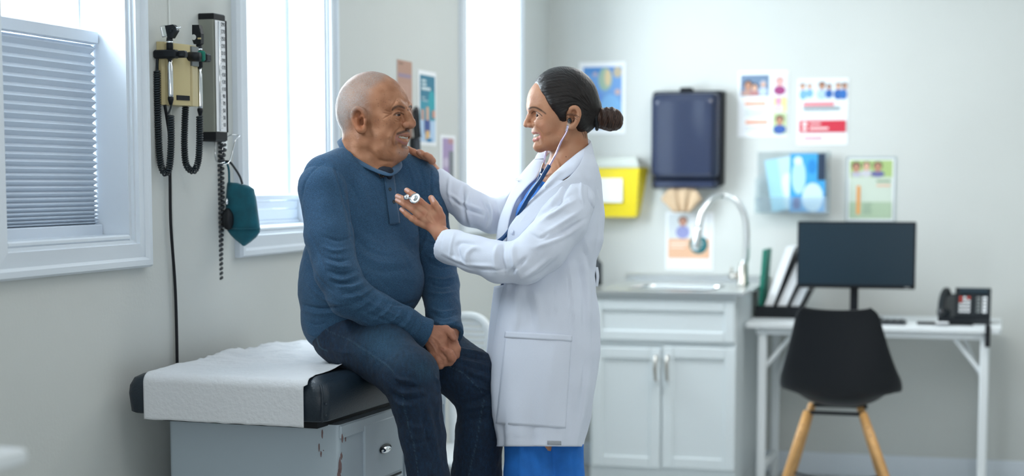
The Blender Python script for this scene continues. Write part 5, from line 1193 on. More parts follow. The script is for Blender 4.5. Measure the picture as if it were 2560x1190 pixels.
sh.stroke([(951, 430), (959, 475), (968, 520), (974, 560)], 1.6, -1.6, .1); sh.stroke([(974, 425), (982, 470), (992, 512), (998, 552)], 1.6, -1.8, .1)
sh.stroke([(972, 560), (985, 566), (998, 560)], 1.6, -1.6, .1); sh.stroke([(973, 551), (985, 556), (997, 551)], 1.2, -1.0, .1)
sh.stroke([(1052, 788), (1056, 820), (1040, 852)], 1.6, -1.0, .1)
sh.noise(26, 1.6); sh.noise(70, .8, seed=4); sh.noise(9, 2.4, seed=9)
def fabric(B, c0, c1, f, st=1.0, seed=0):
    a = np.array([mnoise.noise(Vector((p[0]*f, p[1]*f*st, p[2]*f+seed))) for p in B.P]); b = np.array([mnoise.noise(Vector((p[0]*f*.12, p[1]*f*.12, p[2]*f*.12+seed))) for p in B.P])
    return mixc(np.tile(np.array(c0), (len(B.P), 1)), c1, .5+a*1.0+b*.35)
Cs = fabric(sh, (.028, .090, .178), (.036, .108, .205), 200, 2)
shirt = sh.make('henley_shirt', 'shirt', man, Cs)
# collar band, placket, buttons
def surf_pt(B, x, y, zr=(-999, 999)):   # front-most vertex near a drafting pixel
    d = (B.px-x)**2+(B.py-y)**2; m = (d < 9) & (B.face() > .1) & (B.dz > zr[0]) & (B.dz < zr[1])
    if not m.any(): m = d < 40
    i = np.where(m)[0]; j = i[np.argmin(B.dz[i])]; return B.dz[j], B.N[j]
def cord(parent, name, m, pts, r, sy=1.0, n=10):   # pts (px,py,dz)
    mb = MB(); mb.tube(spline([pw(p) for p in pts], 6), r, n, sy=sy); return mb.make(name, m, parent, smooth=True)
cpts = []
ring = [(852, 349, 6), (858, 363, -26), (871, 381, -47), (890, 398, -60), (911, 412, -65), (932, 423, -66), (952, 431, -68), (970, 434, -66), (986, 425, -46), (996, 409, -15), (990, 392, 20), (965, 372, 52), (930, 356, 68), (892, 344, 64), (864, 342, 42), (852, 349, 6)]
G = []
cp = [np.array(cm((a, b, BZ+c))) for a, b, c in ring]; cp = spline(cp, 6)
up = np.array([0, 1., 0]); cen = np.array(cm((915, 385, BZ)))
GG = []
for p in cp:
    o = p-cen; o[1] = 0; o /= np.linalg.norm(o); up = np.array([0, 1., 0])*.8-o*.55; q = lambda du, do: cw(p+up*du/K0+o*do/K0)[0]
    GG.append([q(-9, 5), q(-5, 6.5), q(2, 4), q(7, 1.2), q(9, -1.5), q(7, -3.5), q(0, -1), q(-8, 1)])
mbc = MB().grid(GG, closed=True); mbc.make('collar_band', mat('shirt_rib', (.028, .085, .165), .85, bump=.3, bscale=500, sheen=.2), shirt, smooth=True)
def on_surf(B, x, y, lift):
    dz_, nn = surf_pt(B, x, y); return cw(np.array(cm((x, y, dz_)))+nn*lift/K0)[0]
def patch(name, fn, nu, nv, B, lift, m, parent, th=.0012):
    G = [[on_surf(B, *fn(i/nu, j/nv), lift) for j in range(nv+1)] for i in range(nu+1)]
    for _ in range(2): G = [[np.mean([G[min(max(i+a, 0), nu)][min(max(j+b, 0), nv)] for a in (-1, 0, 1) for b in (-1, 0, 1)], 0) if 0 < i < nu and 0 < j < nv else G[i][j] for j in range(nv+1)] for i in range(nu+1)]
    g = MB().grid(G); return mesh_obj(name, g.v, g.f, m, parent, smooth=True, solid=th)
def quadfn(a, b, c, d): return lambda u, v: tuple((np.array(a)*(1-u)+np.array(b)*u)*(1-v)+(np.array(d)*(1-u)+np.array(c)*u)*v)
rib = bpy.data.materials['shirt_rib']
patch('placket', quadfn((960, 442), (984, 436), (999, 558), (974, 562)), 6, 24, sh, 1.4, rib, shirt, .0016)
for x, y in ((951, 443), (973, 474), (983, 505)):
    dz_, nn = surf_pt(sh, x, y); c = cm((x, y, dz_)); nw = CR*nn[0]+CU*nn[1]+CF*nn[2]
    nw_off = nw*.0022
    MB().lathe([(.0048, 0), (.0051, .0012), (.0048, .0022), (.0034, .0024), (.0032, .0016)], cw(c)[0]+nw_off, nw, 18).make('button', 'rubber', shirt, smooth=True)
# dark undershirt visible in the V
VU = Vol(.002); VU.chain([(940, 424, BZ-44, 8), (960, 428, BZ-52, 11), (972, 430, BZ-56, 11), (974, 442, BZ-62, 7)], 6)
us = VU.mesh(); us.make('undershirt', mat('undershirt_navy', (.008, .012, .022), .9), man)
# jeans
VJ = Vol(.0036)
VJ.ell((885, 850, BZ+10), [112, 58, 92], 0, M3=MT)
VJ.chain([(862, 846, BZ-52, 74), (955, 880, BZ-130, 78), (1022, 938, BZ-205, 73)], 20)
VJ.chain([(1022, 938, BZ-205, 73), (1040, 1000, BZ-208, 62), (1056, 1090, BZ-200, 56), (1072, 1190, BZ-192, 51), (1085, 1330, BZ-190, 46), (1092, 1420, BZ-190, 44)], 12)
VJ.chain([(960, 850, BZ+50, 68), (1078, 878, BZ+10, 78), (1176, 944, BZ-22, 72)], 20)
VJ.chain([(1176, 944, BZ-22, 72), (1202, 1010, BZ-20, 57), (1200, 1080, BZ-10, 60), (1190, 1190, BZ+10, 62), (1178, 1330, BZ+30, 48), (1170, 1400, BZ+40, 46)], 12)
jb = VJ.mesh(clip=None); jb.smooth(1, .5)
for p, w_, a in (
 ([(985, 935), (1000, 948), (1035, 952)], 5, 3.0), ([(990, 952), (1010, 965), (1050, 966)], 5, -3.4), ([(985, 968), (1010, 982), (1060, 978)], 6, 3.6), ([(990, 985), (1020, 998), (1070, 990)], 5, -3.0), ([(982, 990), (1000, 1010), (1030, 1014)], 5, 3),
 ([(1085, 940), (1096, 958), (1098, 985)], 4, 3.0), ([(1100, 1000), (1095, 1040), (1104, 1090)], 5, 2.0), ([(870, 800), (930, 800), (985, 815)], 9, 1.6), ([(880, 785), (940, 790), (985, 800)], 5, -1.8),
 ([(1000, 1050), (1040, 1070), (1080, 1060)], 8, 1.4), ([(1010, 1090), (1040, 1110), (1090, 1090)], 7, -1.4), ([(1060, 1000), (1078, 1060), (1092, 1130), (1108, 1190)], 8, 1.8), ([(1048, 1010), (1062, 1070), (1078, 1140)], 6, -1.6),
 ([(1120, 868), (1170, 876), (1220, 886)], 4.5, 2.2), ([(1120, 880), (1170, 890), (1225, 902)], 4, -2.2), ([(1130, 894), (1175, 905), (1228, 918)], 4.5, 2.2), ([(1140, 908), (1185, 920), (1230, 932)], 4, -2.2), ([(1155, 922), (1190, 935), (1232, 948)], 4.5, 2.2), ([(1165, 940), (1200, 952), (1232, 962)], 4, -2.0), ([(1175, 956), (1205, 970), (1232, 978)], 4, 2.0),
 ([(1170, 1008), (1195, 1000), (1225, 985)], 5, -3.4), ([(1165, 1022), (1195, 1018), (1228, 1005)], 6, 3.0), ([(1160, 1050), (1190, 1050), (1230, 1040)], 7, -1.6), ([(1175, 1120), (1195, 1128), (1230, 1110)], 8, 1.2),
 ([(820, 870), (850, 880), (880, 882)], 6, 1.6)): jb.stroke(p, w_*.8, a*2.1, .7)
seams = [[(802, 812), (830, 832), (870, 848), (915, 878), (960, 908), (985, 930)], [(1108, 912), (1150, 928), (1185, 958), (1208, 985)], [(1210, 1000), (1200, 1050), (1190, 1110), (1172, 1188), (1165, 1240)], [(1006, 985), (1018, 1050), (1036, 1120), (1046, 1190)]]
for p in seams: jb.stroke(p, 2.2, 1.2, .1); jb.stroke([(a+3, b-2) for a, b in p], 1.4, -1.2, .1)
jb.noise(24, 2.6); jb.noise(80, .9, seed=3)
Cj = fabric(jb, (.003, .017, .046), (.005, .029, .072), 200, .4)
pale_patch = np.exp(-((jb.px-965)/75.)**2-((jb.py-858)/55.)**2)*np.clip(jb.face(), 0, 1); Cj = mixc(Cj, (.030, .105, .185), pale_patch*.8)  # highlight on the near thigh painted into the denim colour
pale_patch = np.exp(-((jb.px-1060)/30.)**2-((jb.py-925)/25.)**2)+.6*np.exp(-((jb.px-1155)/35.)**2-((jb.py-860)/22.)**2); Cj = mixc(Cj, (.02, .075, .135), pale_patch*.6)  # paler blue on the near knee and far thigh
streak = np.array([mnoise.noise(Vector((p[0]*420, p[1]*40, p[2]*60))) for p in jb.P]); Cj = Cj*(1+streak*.35)[:, None]
for p in seams: 
    d, t, sd = jb.dist([(q[0], q[1]) for q in spline([(x, y, 0) for x, y in p], 5)]); st = (np.sin(t*len(p)*150) > -.5)*1.
    Cj = mixc(Cj, (.05, .11, .16), np.clip((1.9-d)/1.2, 0, 1)*.6*st*np.clip(jb.face()*4, 0, 1))
Cj = paint(jb, Cj, [(795, 820), (792, 845), (800, 868), (818, 878)], 2.2, (.05, .12, .18), .8, .8)
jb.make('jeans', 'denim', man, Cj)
for k, (x, y, z) in enumerate(((1108, 1440, BZ-215), (1186, 1420, BZ+10))):
    VF = Vol(.006); VF.chain([(x-12, y-10, z+20, 42), (x-10, y+40, z+20, 38), (x+60, y+58, z-50, 30), (x+105, y+64, z-95, 24)], 14); VF.ell((x+40, y+82, z-30), [90, 14, 34], 10)
    VF.mesh().make('shoe', 'rubber', man)
# ================================================================== the standing doctor
DZ = 60.
doc = thing('person', 'standing woman with dark hair in a bun wearing a white coat and a stethoscope', 'person', pw((1370, 1200, DZ))*[1, 1, 0])
k_ = HeadFrame(1405, 285, DZ, 8, -1)
V = Vol(.0014)
k_.ell(V, -2, 20, 0, [86, 88, 71], 0)
k_.ell(V, 36, 30, 0, [52, 56, 56], 10)
k_.ell(V, 31, -26, 0, [43, 64, 46], 18)
for sg in (1, -1):
    k_.ell(V, 48, -25, sg*30, [23, 20, 18], 18)
    k_.ell(V, 28, -54, sg*28, [28, 26, 20], 16)
    k_.ch(V, [(-6, -34, sg*48, 10), (2, -57, sg*40, 11), (34, -73, sg*25, 11), (56, -83, sg*7, 10)], 16)
    k_.ch(V, [(58, 20, sg*38, 7), (74, 20, sg*24, 7.5), (79, 14, sg*8, 6)], 12)
    k_.ell(V, 46, -58, sg*25, [11, 12, 10], 10)
k_.ell(V, 58, -81, 0, [14.5, 12, 16], 8)
k_.ell(V, 56, -44, 0, [17, 20, 24], 12)
for sg in (1, -1): k_.ell(V, 76, -4, sg*25, [13, 10, 15], 9, True)
k_.ch(V, [(76, 6, 0, 6), (82, -8, 0, 6.5), (88, -20, 0, 7.5)], 7)
k_.ell(V, 89.5, -26.5, 0, [8.5, 7.5, 8], 4)
for sg in (1, -1):
    k_.ell(V, 80, -28, sg*9.5, [8.5, 6.5, 6], 3.5)
    k_.ell(V, 84, -35, sg*5, [4, 3, 3], 2, True)
    k_.ell(V, 58.5, -3.5, sg*28, [13, 12.5, 14.5], 4)
k_.ch(V, [(58, -51, -29, 3), (70, -54, -19, 6), (80, -55, 0, 7.5), (70, -54, 19, 6), (58, -51, 29, 3)], 3, True)
k_.ch(V, [(54, -48, -28, 2.4), (65, -46, -17, 3.2), (71, -45.5, -5, 3.7), (70.5, -46, 0, 3.3), (71, -45.5, 5, 3.7), (65, -46, 17, 3.2), (54, -48, 28, 2.4)], 4)
k_.ch(V, [(54, -54, -28, 2.4), (63, -61.5, -17, 4), (68.8, -65, 0, 4.7), (63, -61.5, 17, 4), (54, -54, 28, 2.4)], 4)
for sg in (1, -1): k_.ch(V, [(67, -4.5, sg*16, 2), (71.5, -3, sg*23, 4.9), (70.5, -3.2, sg*31, 4.9), (63, -4.2, sg*39.5, 2.8)], 1.5, True)
ear(k_, V, -16, -10, 68, .92)
V.chain([(1428, 320, DZ, 38), (1427, 360, DZ, 41), (1424, 395, DZ+3, 44), (1424, 440, DZ+8, 52)], 12)
V.chain([(1396, 384, DZ, 18), (1400, 410, DZ, 30)], 12)
V.ell((1400, 458, DZ+5), [54, 46, 76], 30)
wb = V.mesh(); wb.smooth(2, .5); Sw = wb.stroke
Sw([(1337, 316), (1349, 324), (1358, 338), (1360, 350)], 2.4, -1.7); Sw([(1350, 308), (1364, 320), (1370, 338)], 10, 2.8)
Sw([(1336, 286), (1342, 280), (1352, 282), (1358, 288)], 1.4, -1.2); Sw([(1340, 298), (1350, 300), (1358, 296)], 1.6, -1.0)
Sw([(1331, 305), (1336, 309), (1336, 317)], 1.6, -1.0); Sw([(1338, 357), (1346, 360), (1352, 356)], 3, -1.0)
Sw([(1392, 396), (1400, 425), (1392, 452)], 3, 1.6); Sw([(1400, 400), (1410, 425), (1404, 450)], 4, -1.2)
wb.noise(200, .25)
nz = np.array([mnoise.noise(Vector((p[0]*40, p[1]*40, p[2]*40))) for p in wb.P]); C_ = mixc(np.tile(np.array([.50, .255, .15]), (len(wb.P), 1)), (.42, .185, .10), .4+nz*.8)
def vis(p): return p
brow = [(1322, 272), (1330, 268.5), (1341, 269.5), (1353, 276), (1364, 284)]
C_ = paint(wb, C_, brow, 3.1, (.05, .03, .022), .8, .9)
C_ = paint(wb, C_, brow[:4], 3.6, (.04, .025, .02), .55, .8)
C_ = paint(wb, C_, [(1329, 284), (1334, 279), (1341, 280.5), (1349, 284), (1355, 290)], 1.5, (.02, .012, .01), .95, .7)
C_ = paint(wb, C_, [(1337, 296), (1345, 297), (1353, 293)], 1.0, (.12, .06, .05), .6, .8)
C_ = paint(wb, C_, [(1330, 331), (1340, 332), (1350, 334)], 2.6, (.46, .15, .14), .75)
C_ = paint(wb, C_, [(1333, 350), (1342, 348), (1350, 342)], 3.6, (.55, .19, .18), .8)
C_ = paint(wb, C_, [(1355, 312), (1365, 318)], 16, (.55, .22, .14), .35, .9)
C_ = paint(wb, C_, [(1314, 314), (1320, 316)], 8, (.58, .26, .18), .35, .9)
C_ = paint(wb, C_, [(1322, 321.5), (1326, 322)], 1.8, (.10, .04, .03), .8)  # shade inside the nostril put into the skin colour
C_ = paint(wb, C_, [(1415, 392), (1415.2, 392)], 1.4, (.08, .03, .02), .9)
C_ = paint(wb, C_, [(1424, 300), (1425, 306)], 5, (.22, .08, .05), .6, .9)  # shaded hollow of the ear painted into the skin
hair_line = (wb.py < 330)*1.
for sg in (1, -1): eye(k_, 58.5, -3.5, sg*28, 11.3, doc, (-.80, -.02, -.60))
teeth(k_, doc, (-47.5, 1), 12, 25, 69.5, 11, 12, 0)
# her hands
def fl(x, y, z): return (x, y, z)
HN = Vol(.0014); z0_ = DZ-52
def nh(x, y, z, r_): return (x, y, z0_+z, r_)
HN.chain([nh(1122, 604, -8, 21), nh(1105, 588, -4, 20), nh(1094, 574, 0, 20)], 8)
HN.ell((1080, 553, z0_), [27, 26, 12], 10); HN.ell((1062, 542, z0_+2), [22, 24, 10], 10); HN.ell((1092, 545, z0_+1), [17, 22, 12], 10)
for ch in ([nh(1082, 540, 0, 11), nh(1071, 521, -2, 9.5), nh(1051, 504, -6, 8.5), nh(1034, 488, -4, 8), nh(1017, 476, 4, 7)],
           [nh(1075, 545, -2, 11), nh(1060, 531, -5, 9.5), nh(1037, 514, -9, 8.8), nh(1014, 500, -6, 8), nh(994, 491, 2, 7)],
           [nh(1068, 552, -2, 11), nh(1050, 540, -5, 9.5), nh(1031, 523, -8, 8.6), nh(1013, 512, -5, 8), nh(994, 501, 2, 7)],
           [nh(1060, 562, 2, 10), nh(1044, 555, 0, 8.8), nh(1031, 547, -2, 7.8), nh(1018, 537, 0, 7), nh(1004, 524, 5, 6.2)],
           [nh(1102, 562, 2, 14), nh(1102, 543, 0, 12), nh(1096, 524, -3, 9.5), nh(1087, 510, -2, 8.8), nh(1078, 495, 2, 7.6)]): HN.chain(ch, 3)
hn = HN.mesh(); hn.smooth(1, .5)
for p in ([(1072, 524), (1066, 536), (1062, 545)], [(1086, 562), (1072, 550), (1060, 535)], [(1092, 566), (1080, 545), (1072, 526)]): hn.stroke(p, 2.2, 1.0)
for x, y in ((1051, 504), (1037, 513), (1030, 522), (1030, 546), (1087, 510)): hn.stroke([(x-1, y-5), (x+1, y+5)], 1.2, -.7, 0, smooth_pts=False); hn.stroke([(x-4, y-5), (x-3, y+4)], 1.2, -.6, 0, smooth_pts=False)
nzh = np.array([mnoise.noise(Vector((p[0]*55, p[1]*55, p[2]*55))) for p in hn.P]); Cn = mixc(np.tile(np.array([.52, .26, .16]), (len(hn.P), 1)), (.42, .17, .10), .4+nzh*.9)
for x, y in ((1051, 504), (1037, 513), (1031, 523), (1018, 499), (1071, 521), (1060, 531)): Cn = paint(hn, Cn, [(x, y), (x+1, y)], 7, (.56, .22, .14), .45, .9)
for a, b in (((1012, 471), (1020, 477)), ((990, 489), (999, 493)), ((991, 499), (999, 503)), ((1001, 521), (1007, 526)), ((1080, 493), (1083, 502))): Cn = paint(hn, Cn, [a, b], 4.0, (.72, .46, .40), .85, .45)
# far hand over the shoulder
HF = Vol(.0018); f0 = BZ+70
def fh_(x, y, z, r_): return (x, y, f0+z, r_)
HF.chain([fh_(1090, 462, 66, 20), fh_(1082, 436, 66, 21), fh_(1070, 412, 58, 18)], 8); HF.ell((1064, 402, f0+42), [22, 13, 26], 8)
for ch in ([fh_(1068, 394, 10, 10), fh_(1050, 388, -2, 9), fh_(1034, 380, -4, 8), fh_(1020, 372, 2, 7)], [fh_(1075, 396, 0, 10), fh_(1062, 390, -16, 9), fh_(1052, 383, -22, 8), fh_(1047, 380, -20, 7)],
           [fh_(1080, 402, -8, 10), fh_(1074, 394, -22, 9), fh_(1066, 388, -26, 8)], [fh_(1068, 394, 26, 10), fh_(1048, 386, 20, 9), fh_(1030, 380, 18, 8)]): HF.chain(ch, 3)
hf = HF.mesh(); hf.smooth(1, .5)
Cf = np.tile(np.array([.50, .24, .145]), (len(hf.P), 1)); Cf = paint(hf, Cf, [(1046, 378), (1050, 382)], 4, (.66, .42, .36), .8, .6)
VB = Vol(.007)
VB.chain([(1422, 430, DZ+8, 48), (1400, 520, DZ+8, 60), (1392, 640, DZ+5, 62), (1385, 760, DZ+5, 70), (1380, 900, DZ+5, 70)], 20)
for pts in ([(1434, 490, DZ-72, 30), (1318, 648, DZ-130, 30), (1118, 598, DZ-60, 20)], [(1352, 458, DZ+105, 32), (1235, 535, DZ+138, 26), (1092, 462, BZ+130, 19)],
            [(1340, 880, DZ-30, 56), (1330, 1250, DZ-30, 42), (1325, 1540, DZ-20, 34), (1322, 1790, DZ-10, 26)], [(1400, 880, DZ+40, 56), (1400, 1250, DZ+40, 42), (1400, 1540, DZ+50, 34), (1402, 1790, DZ+60, 26)]): VB.chain(pts, 20)
bw_ = VB.mesh(); Cb = np.tile(np.array([.50, .255, .15]), (len(bw_.P), 1))
merge(wb, hn, hf, bw_).make('body', 'skin_w', doc, np.vstack([C_, Cn, Cf, Cb]))
# hair ---------------------------------------------------------------
def hair_mat(name, c0, c1, stretch, sc):
    m = mat(name, c0, .40, spec=.4); nt = m.node_tree; N = nt.nodes; L = nt.links; b = N['Principled BSDF']
    a = N.new('ShaderNodeAttribute'); a.attribute_name = 'flow'; n = N.new('ShaderNodeTexNoise'); n.inputs['Scale'].default_value = sc; n.inputs['Detail'].default_value = 3
    mp = N.new('ShaderNodeMapping'); mp.inputs['Scale'].default_value = stretch; L.new(a.outputs['Vector'], mp.inputs[0]); L.new(mp.outputs[0], n.inputs['Vector'])
    x = N.new('ShaderNodeMix'); x.data_type = 'RGBA'; x.inputs[6].default_value = c0+(1,); x.inputs[7].default_value = c1+(1,)
    mr = N.new('ShaderNodeMapRange'); mr.inputs[1].default_value = .42; mr.inputs[2].default_value = .68; L.new(n.outputs['Fac'], mr.inputs[0]); L.new(mr.outputs[0], x.inputs[0]); L.new(x.outputs[2], b.inputs['Base Color'])
    bp = N.new('ShaderNodeBump'); bp.inputs['Strength'].default_value = .5; bp.inputs['Distance'].default_value = .0025; L.new(n.outputs['Fac'], bp.inputs['Height']); L.new(bp.outputs[0], b.inputs['Normal'])
    return m
M['hair'] = hair_mat('dark_hair', (.003, .002, .002), (.016, .009, .007), (1, 5, 1), 5)
M['bun'] = hair_mat('brown_bun_hair', (.018, .009, .007), (.10, .048, .032), (1, 3.4, 1), 5)
VHr = Vol(.0016)
k_.ell(VHr, -8, 27, 0, [86, 91, 75], 0)
k_.ell(VHr, -40, 6, 0, [56, 58, 62], 12)
k_.ell(VHr, 10, 50, 0, [64, 62, 64], 14)
for sg in (1, -1):
    k_.ch(VHr, [(38, 60, sg*44, 20), (24, 28, sg*56, 18), (4, 2, sg*62, 15)], 12)
    k_.ch(VHr, [(-34, -8, sg*60, 18), (-44, -28, sg*44, 15)], 12)
# cut away the face: everything in front of the hairline
hl_pts = [(74, 120), (70, 84), (66, 72), (56, 62), (48, 44), (43, 24), (36, 6), (20, -6), (8, -14), (2, -26)]
for sg in (1, -1): k_.ch(VHr, [(96, 66, sg*20, 30), (84, 22, sg*44, 37), (60, -36, sg*66, 48), (44, -70, sg*66, 56)], 6, True)
k_.ch(VHr, [(108, 60, 0, 40), (100, 20, 0, 44), (80, -60, 0, 60)], 6, True)
k_.ell(VHr, -15, -10, 74, [16, 24, 14], 5, True)      # room for the ear
k_.ell(VHr, -6, -62, 60, [36, 40, 34], 6, True); k_.ell(VHr, -6, -62, -60, [36, 40, 34], 6, True); k_.ell(VHr, -20, -78, 0, [46, 34, 60], 6, True)
k_.ch(VHr, [(-84, 4, 0, 26), (-92, 0, 0, 18)], 12)
hr = VHr.mesh(); hr.smooth(1, .5)
kn = (1487, 287)
for i in range(46):   # locks sweeping back from the hairline to the knot
    t = (i+.5*sin(i*7.3))/45; sx, sy = np.interp(t, [0, .2, .42, .62, .8, 1], [1338, 1336, 1350, 1368, 1392, 1408]), np.interp(t, [0, .2, .42, .62, .8, 1], [196, 212, 232, 258, 282, 296])
    mx = 1415+20*t; my = 180+95*t+ (sy-200)*.1; a = (-1)**i*(1.1+.6*sin(i*3.1)); hr.stroke([(sx, sy), (mx+8*sin(i*2.7), my+3*sin(i*5.1)), (1462, 226+62*t+3*sin(i*4.4)), kn], 1.5+.7*sin(i*1.9), a*.55, .5)
for i in range(8): hr.stroke([(1440+4*i, 330-2*i), (1462+2*i, 314), (1482, 296)], 1.6, (-1)**i*.9, .3)
me_n = hr.noise(120, .4)
o = hr.make('hair', 'hair', doc)
def flow_attr(o, B, fn):
    u, v = fn(B); a = o.data.attributes.new('flow', 'FLOAT_VECTOR', 'POINT'); a.data.foreach_set('vector', np.c_[u, v, np.zeros(len(u))].astype(np.float32).ravel())
def hair_flow(B):
    dx, dy = B.px-1490, B.py-288; r_ = np.hypot(dx*.8, dy); th_ = np.arctan2(dy, -dx+1e-6); bend = .55*np.sin(np.clip(r_/170, 0, 1)*pi)
    return r_*.012, (th_+bend*.4)*3.0+B.dz*.004
flow_attr(o, hr, hair_flow)
VBn = Vol(.0016); VBn.ell((1506, 296, DZ), [24, 26, 27], 0); VBn.ell((1526, 298, DZ), [30, 30, 29], 8); VBn.ell((1542, 302, DZ), [15, 22, 22], 8)
bn = VBn.mesh(); bn.smooth(1, .5)
for i in range(9):
    x = 1488+i*7.2; bn.stroke([(x-3, 262), (x+4, 282), (x+7, 305), (x+2, 332)], 2.2, (-1.5 if i % 2 else 1.5), .2)
bn.stroke([(1545, 282), (1536, 300), (1546, 316)], 2.4, -1.8, .4)
bn.noise(90, 1.4); bn.noise(220, .5)
o2 = bn.make('hair_bun', 'bun', o); flow_attr(o2, bn, lambda B: (B.py*.01, (B.px+.25*(B.py-298)+B.dz*.1)*.035))
mb = MB(); mb.tube(spline([pw((1490, 268, DZ-8)), pw((1488, 282, DZ-26)), pw((1490, 300, DZ-27)), pw((1492, 318, DZ-12)), pw((1492, 322, DZ+10)), pw((1490, 296, DZ+30)), pw((1489, 270, DZ+12)), pw((1490, 268, DZ-8))], 5), .0045, 8); mb.make('hair_tie', 'black', o, smooth=True)
# loose strands
rs = random.Random(11); mb = MB()
def strand(pts, r_=.00022):
    mb.tube(spline([pw(p) for p in pts], 5), [r_]*(len(pts)*5-4), 4)
for i in range(12):
    a = rs.random(); strand([(1448+a*18, 320, DZ-38), (1454+a*14, 332, DZ-41), (1460+a*9, 344+rs.uniform(-4, 6), DZ-42)], .0002)
for i in range(16): strand([(1352+i*.9, 228+i*2.2, DZ-50), (1356+i*.9, 244+i*1.6, DZ-57), (1366+i*1.6, 262+i*1.5+rs.uniform(-2, 2), DZ-61), (1384+i*1.2, 278+rs.uniform(-3, 5)+i, DZ-66)], .0003)
for i in range(12): strand([(1388+i*2, 270, DZ-66), (1392+i*1.2, 286, DZ-70), (1398+i*1.5, 300+rs.uniform(-4, 5), DZ-68)], .0003)
for i in range(6): strand([(1394+i*2, 275+i*1.5, DZ-70), (1412+rs.uniform(-3, 3), 284+i*1.6, DZ-77), (1430+rs.uniform(-4, 4), 283+i*2.2+rs.uniform(-3, 3), DZ-83), (1446+rs.uniform(-5, 4), 288+i*2.4, DZ-76)], rs.choice((.0002, .00028, .0004)))
q = mb.make('loose_strands', 'hair', o); q['kind'] = 'stuff'
# scrubs --------------------------------------------------------------
M['scrub'] = mat('blue_scrub_cloth', (.015, .17, .60), .8, bump=.25, bscale=420, var=.15, vscale=30)
M['coat'] = mat('white_coat_cloth', (.72, .765, .87), .8, bump=.16, bscale=520)
M['seam'] = mat('coat_seam', (.62, .66, .78), .8)
VT = Vol(.004)
VT.ell((1390, 495, DZ+14), [66, 62, 84], 0); VT.ell((1360, 545, DZ+10), [72, 68, 76], 30); VT.ell((1385, 660, DZ+5), [84, 120, 90], 40); VT.ell((1385, 790, DZ+5), [94, 100, 100], 40)
VT.ell((1385, 900, DZ+5), [92, 80, 96], 30)
VT.cap((1432, 330, DZ), (1425, 402, DZ+3), 46, 46, 4, sub=True); VT.cap((1376, 400, DZ-10), (1350, 476, DZ-16), 44, 8, 4, sub=True)
st_ = VT.mesh(); st_.smooth(1)
for p, w_, a in (([(1300, 560), (1330, 510), (1352, 470)], 4, 2), ([(1310, 580), (1335, 540), (1350, 490)], 4, -2), ([(1330, 478), (1345, 468), (1356, 446)], 2, 1.6)): st_.stroke(p, w_, a)
st_.noise(20, 2); top = st_.make('scrub_top', 'scrub', doc)
cord(top, 'neck_trim', mat('scrub_rib', (.03, .12, .34), .8, bump=.3, bscale=400), [(1466, 362, DZ+10), (1452, 384, DZ-22), (1430, 398, DZ-42), (1404, 420, DZ-50), (1380, 446, DZ-46), (1360, 466, DZ-34), (1352, 470, DZ-10), (1362, 440, DZ+40), (1380, 415, DZ+60)], .0042, 1, 8)
VP = Vol(.005)
VP.ell((1385, 980, DZ+5), [88, 70, 92], 0)
VP.chain([(1320, 1040, DZ-20, 62), (1322, 1190, DZ-28, 60), (1322, 1400, DZ-22, 54), (1322, 1740, DZ-10, 50)], 14)
VP.chain([(1392, 1040, DZ+24, 64), (1398, 1190, DZ+26, 62), (1400, 1400, DZ+40, 54), (1402, 1740, DZ+50, 50)], 6)
pp = VP.mesh(); 
for p, w_, a in (([(1312, 1115), (1322, 1160), (1330, 1240)], 5, -3), ([(1300, 1110), (1302, 1200)], 5, 2), ([(1400, 1115), (1402, 1200)], 2, -1.6), ([(1440, 1110), (1432, 1150), (1436, 1200)], 5, -2.4), ([(1345, 1120), (1360, 1170), (1362, 1240)], 6, -3)): pp.stroke(p, w_, a, .1)
pp.noise(12, 3); pp.make('scrub_trousers', 'scrub', doc)
for x, z in ((1322, DZ-10), (1402, DZ+50)):
    VF = Vol(.006); yb = 1795; VF.chain([(x+12, yb-20, z, 30), (x+6, yb-8, z, 34), (x-60, yb+6, z-10, 24), (x-92, yb+8, z-14, 20)], 12); VF.ell((x-32, yb+22, z-4), [76, 9, 32], 8)
    VF.mesh().make('shoe', 'white', doc)
# coat ---------------------------------------------------------------
# half-length a, centre x, half-depth b at successive heights; ring runs from the near front edge round the back to the far edge
prof_ = [(372, 1440, 40, 46, 0), (392, 1436, 52, 72, 0), (415, 1428, 68, 100, 0), (445, 1416, 86, 116, 0), (490, 1406, 100, 118, 0), (540, 1396, 114, 112, 0), (600, 1388, 120, 104, 0), (650, 1376, 114, 98, 0), (690, 1370, 114, 98, 0), (740, 1370, 122, 102, 0), (800, 1368, 130, 108, 0), (880, 1364, 134, 112, 0), (960, 1358, 131, 114, 0), (1040, 1354, 122, 113, 0), (1100, 1350, 108, 110, 0), (1116, 1348, 106, 110, 0)]
pa = np.array(prof_, float); G = []; NJ = 150; ny = 150
front_near = lambda y: np.interp(y, [372, 392, 415, 445, 490, 540, 600, 640, 720, 800, 900, 980, 1116], [118, 112, 104, 92, 62, 44, 20, 14, 16, 12, 9, 9, 10])
front_far = lambda y: np.interp(y, [372, 392, 415, 445, 490, 540, 600, 640, 720, 900, 1116], [100, 88, 78, 66, 46, 34, 18, 10, 4, 2, 2])
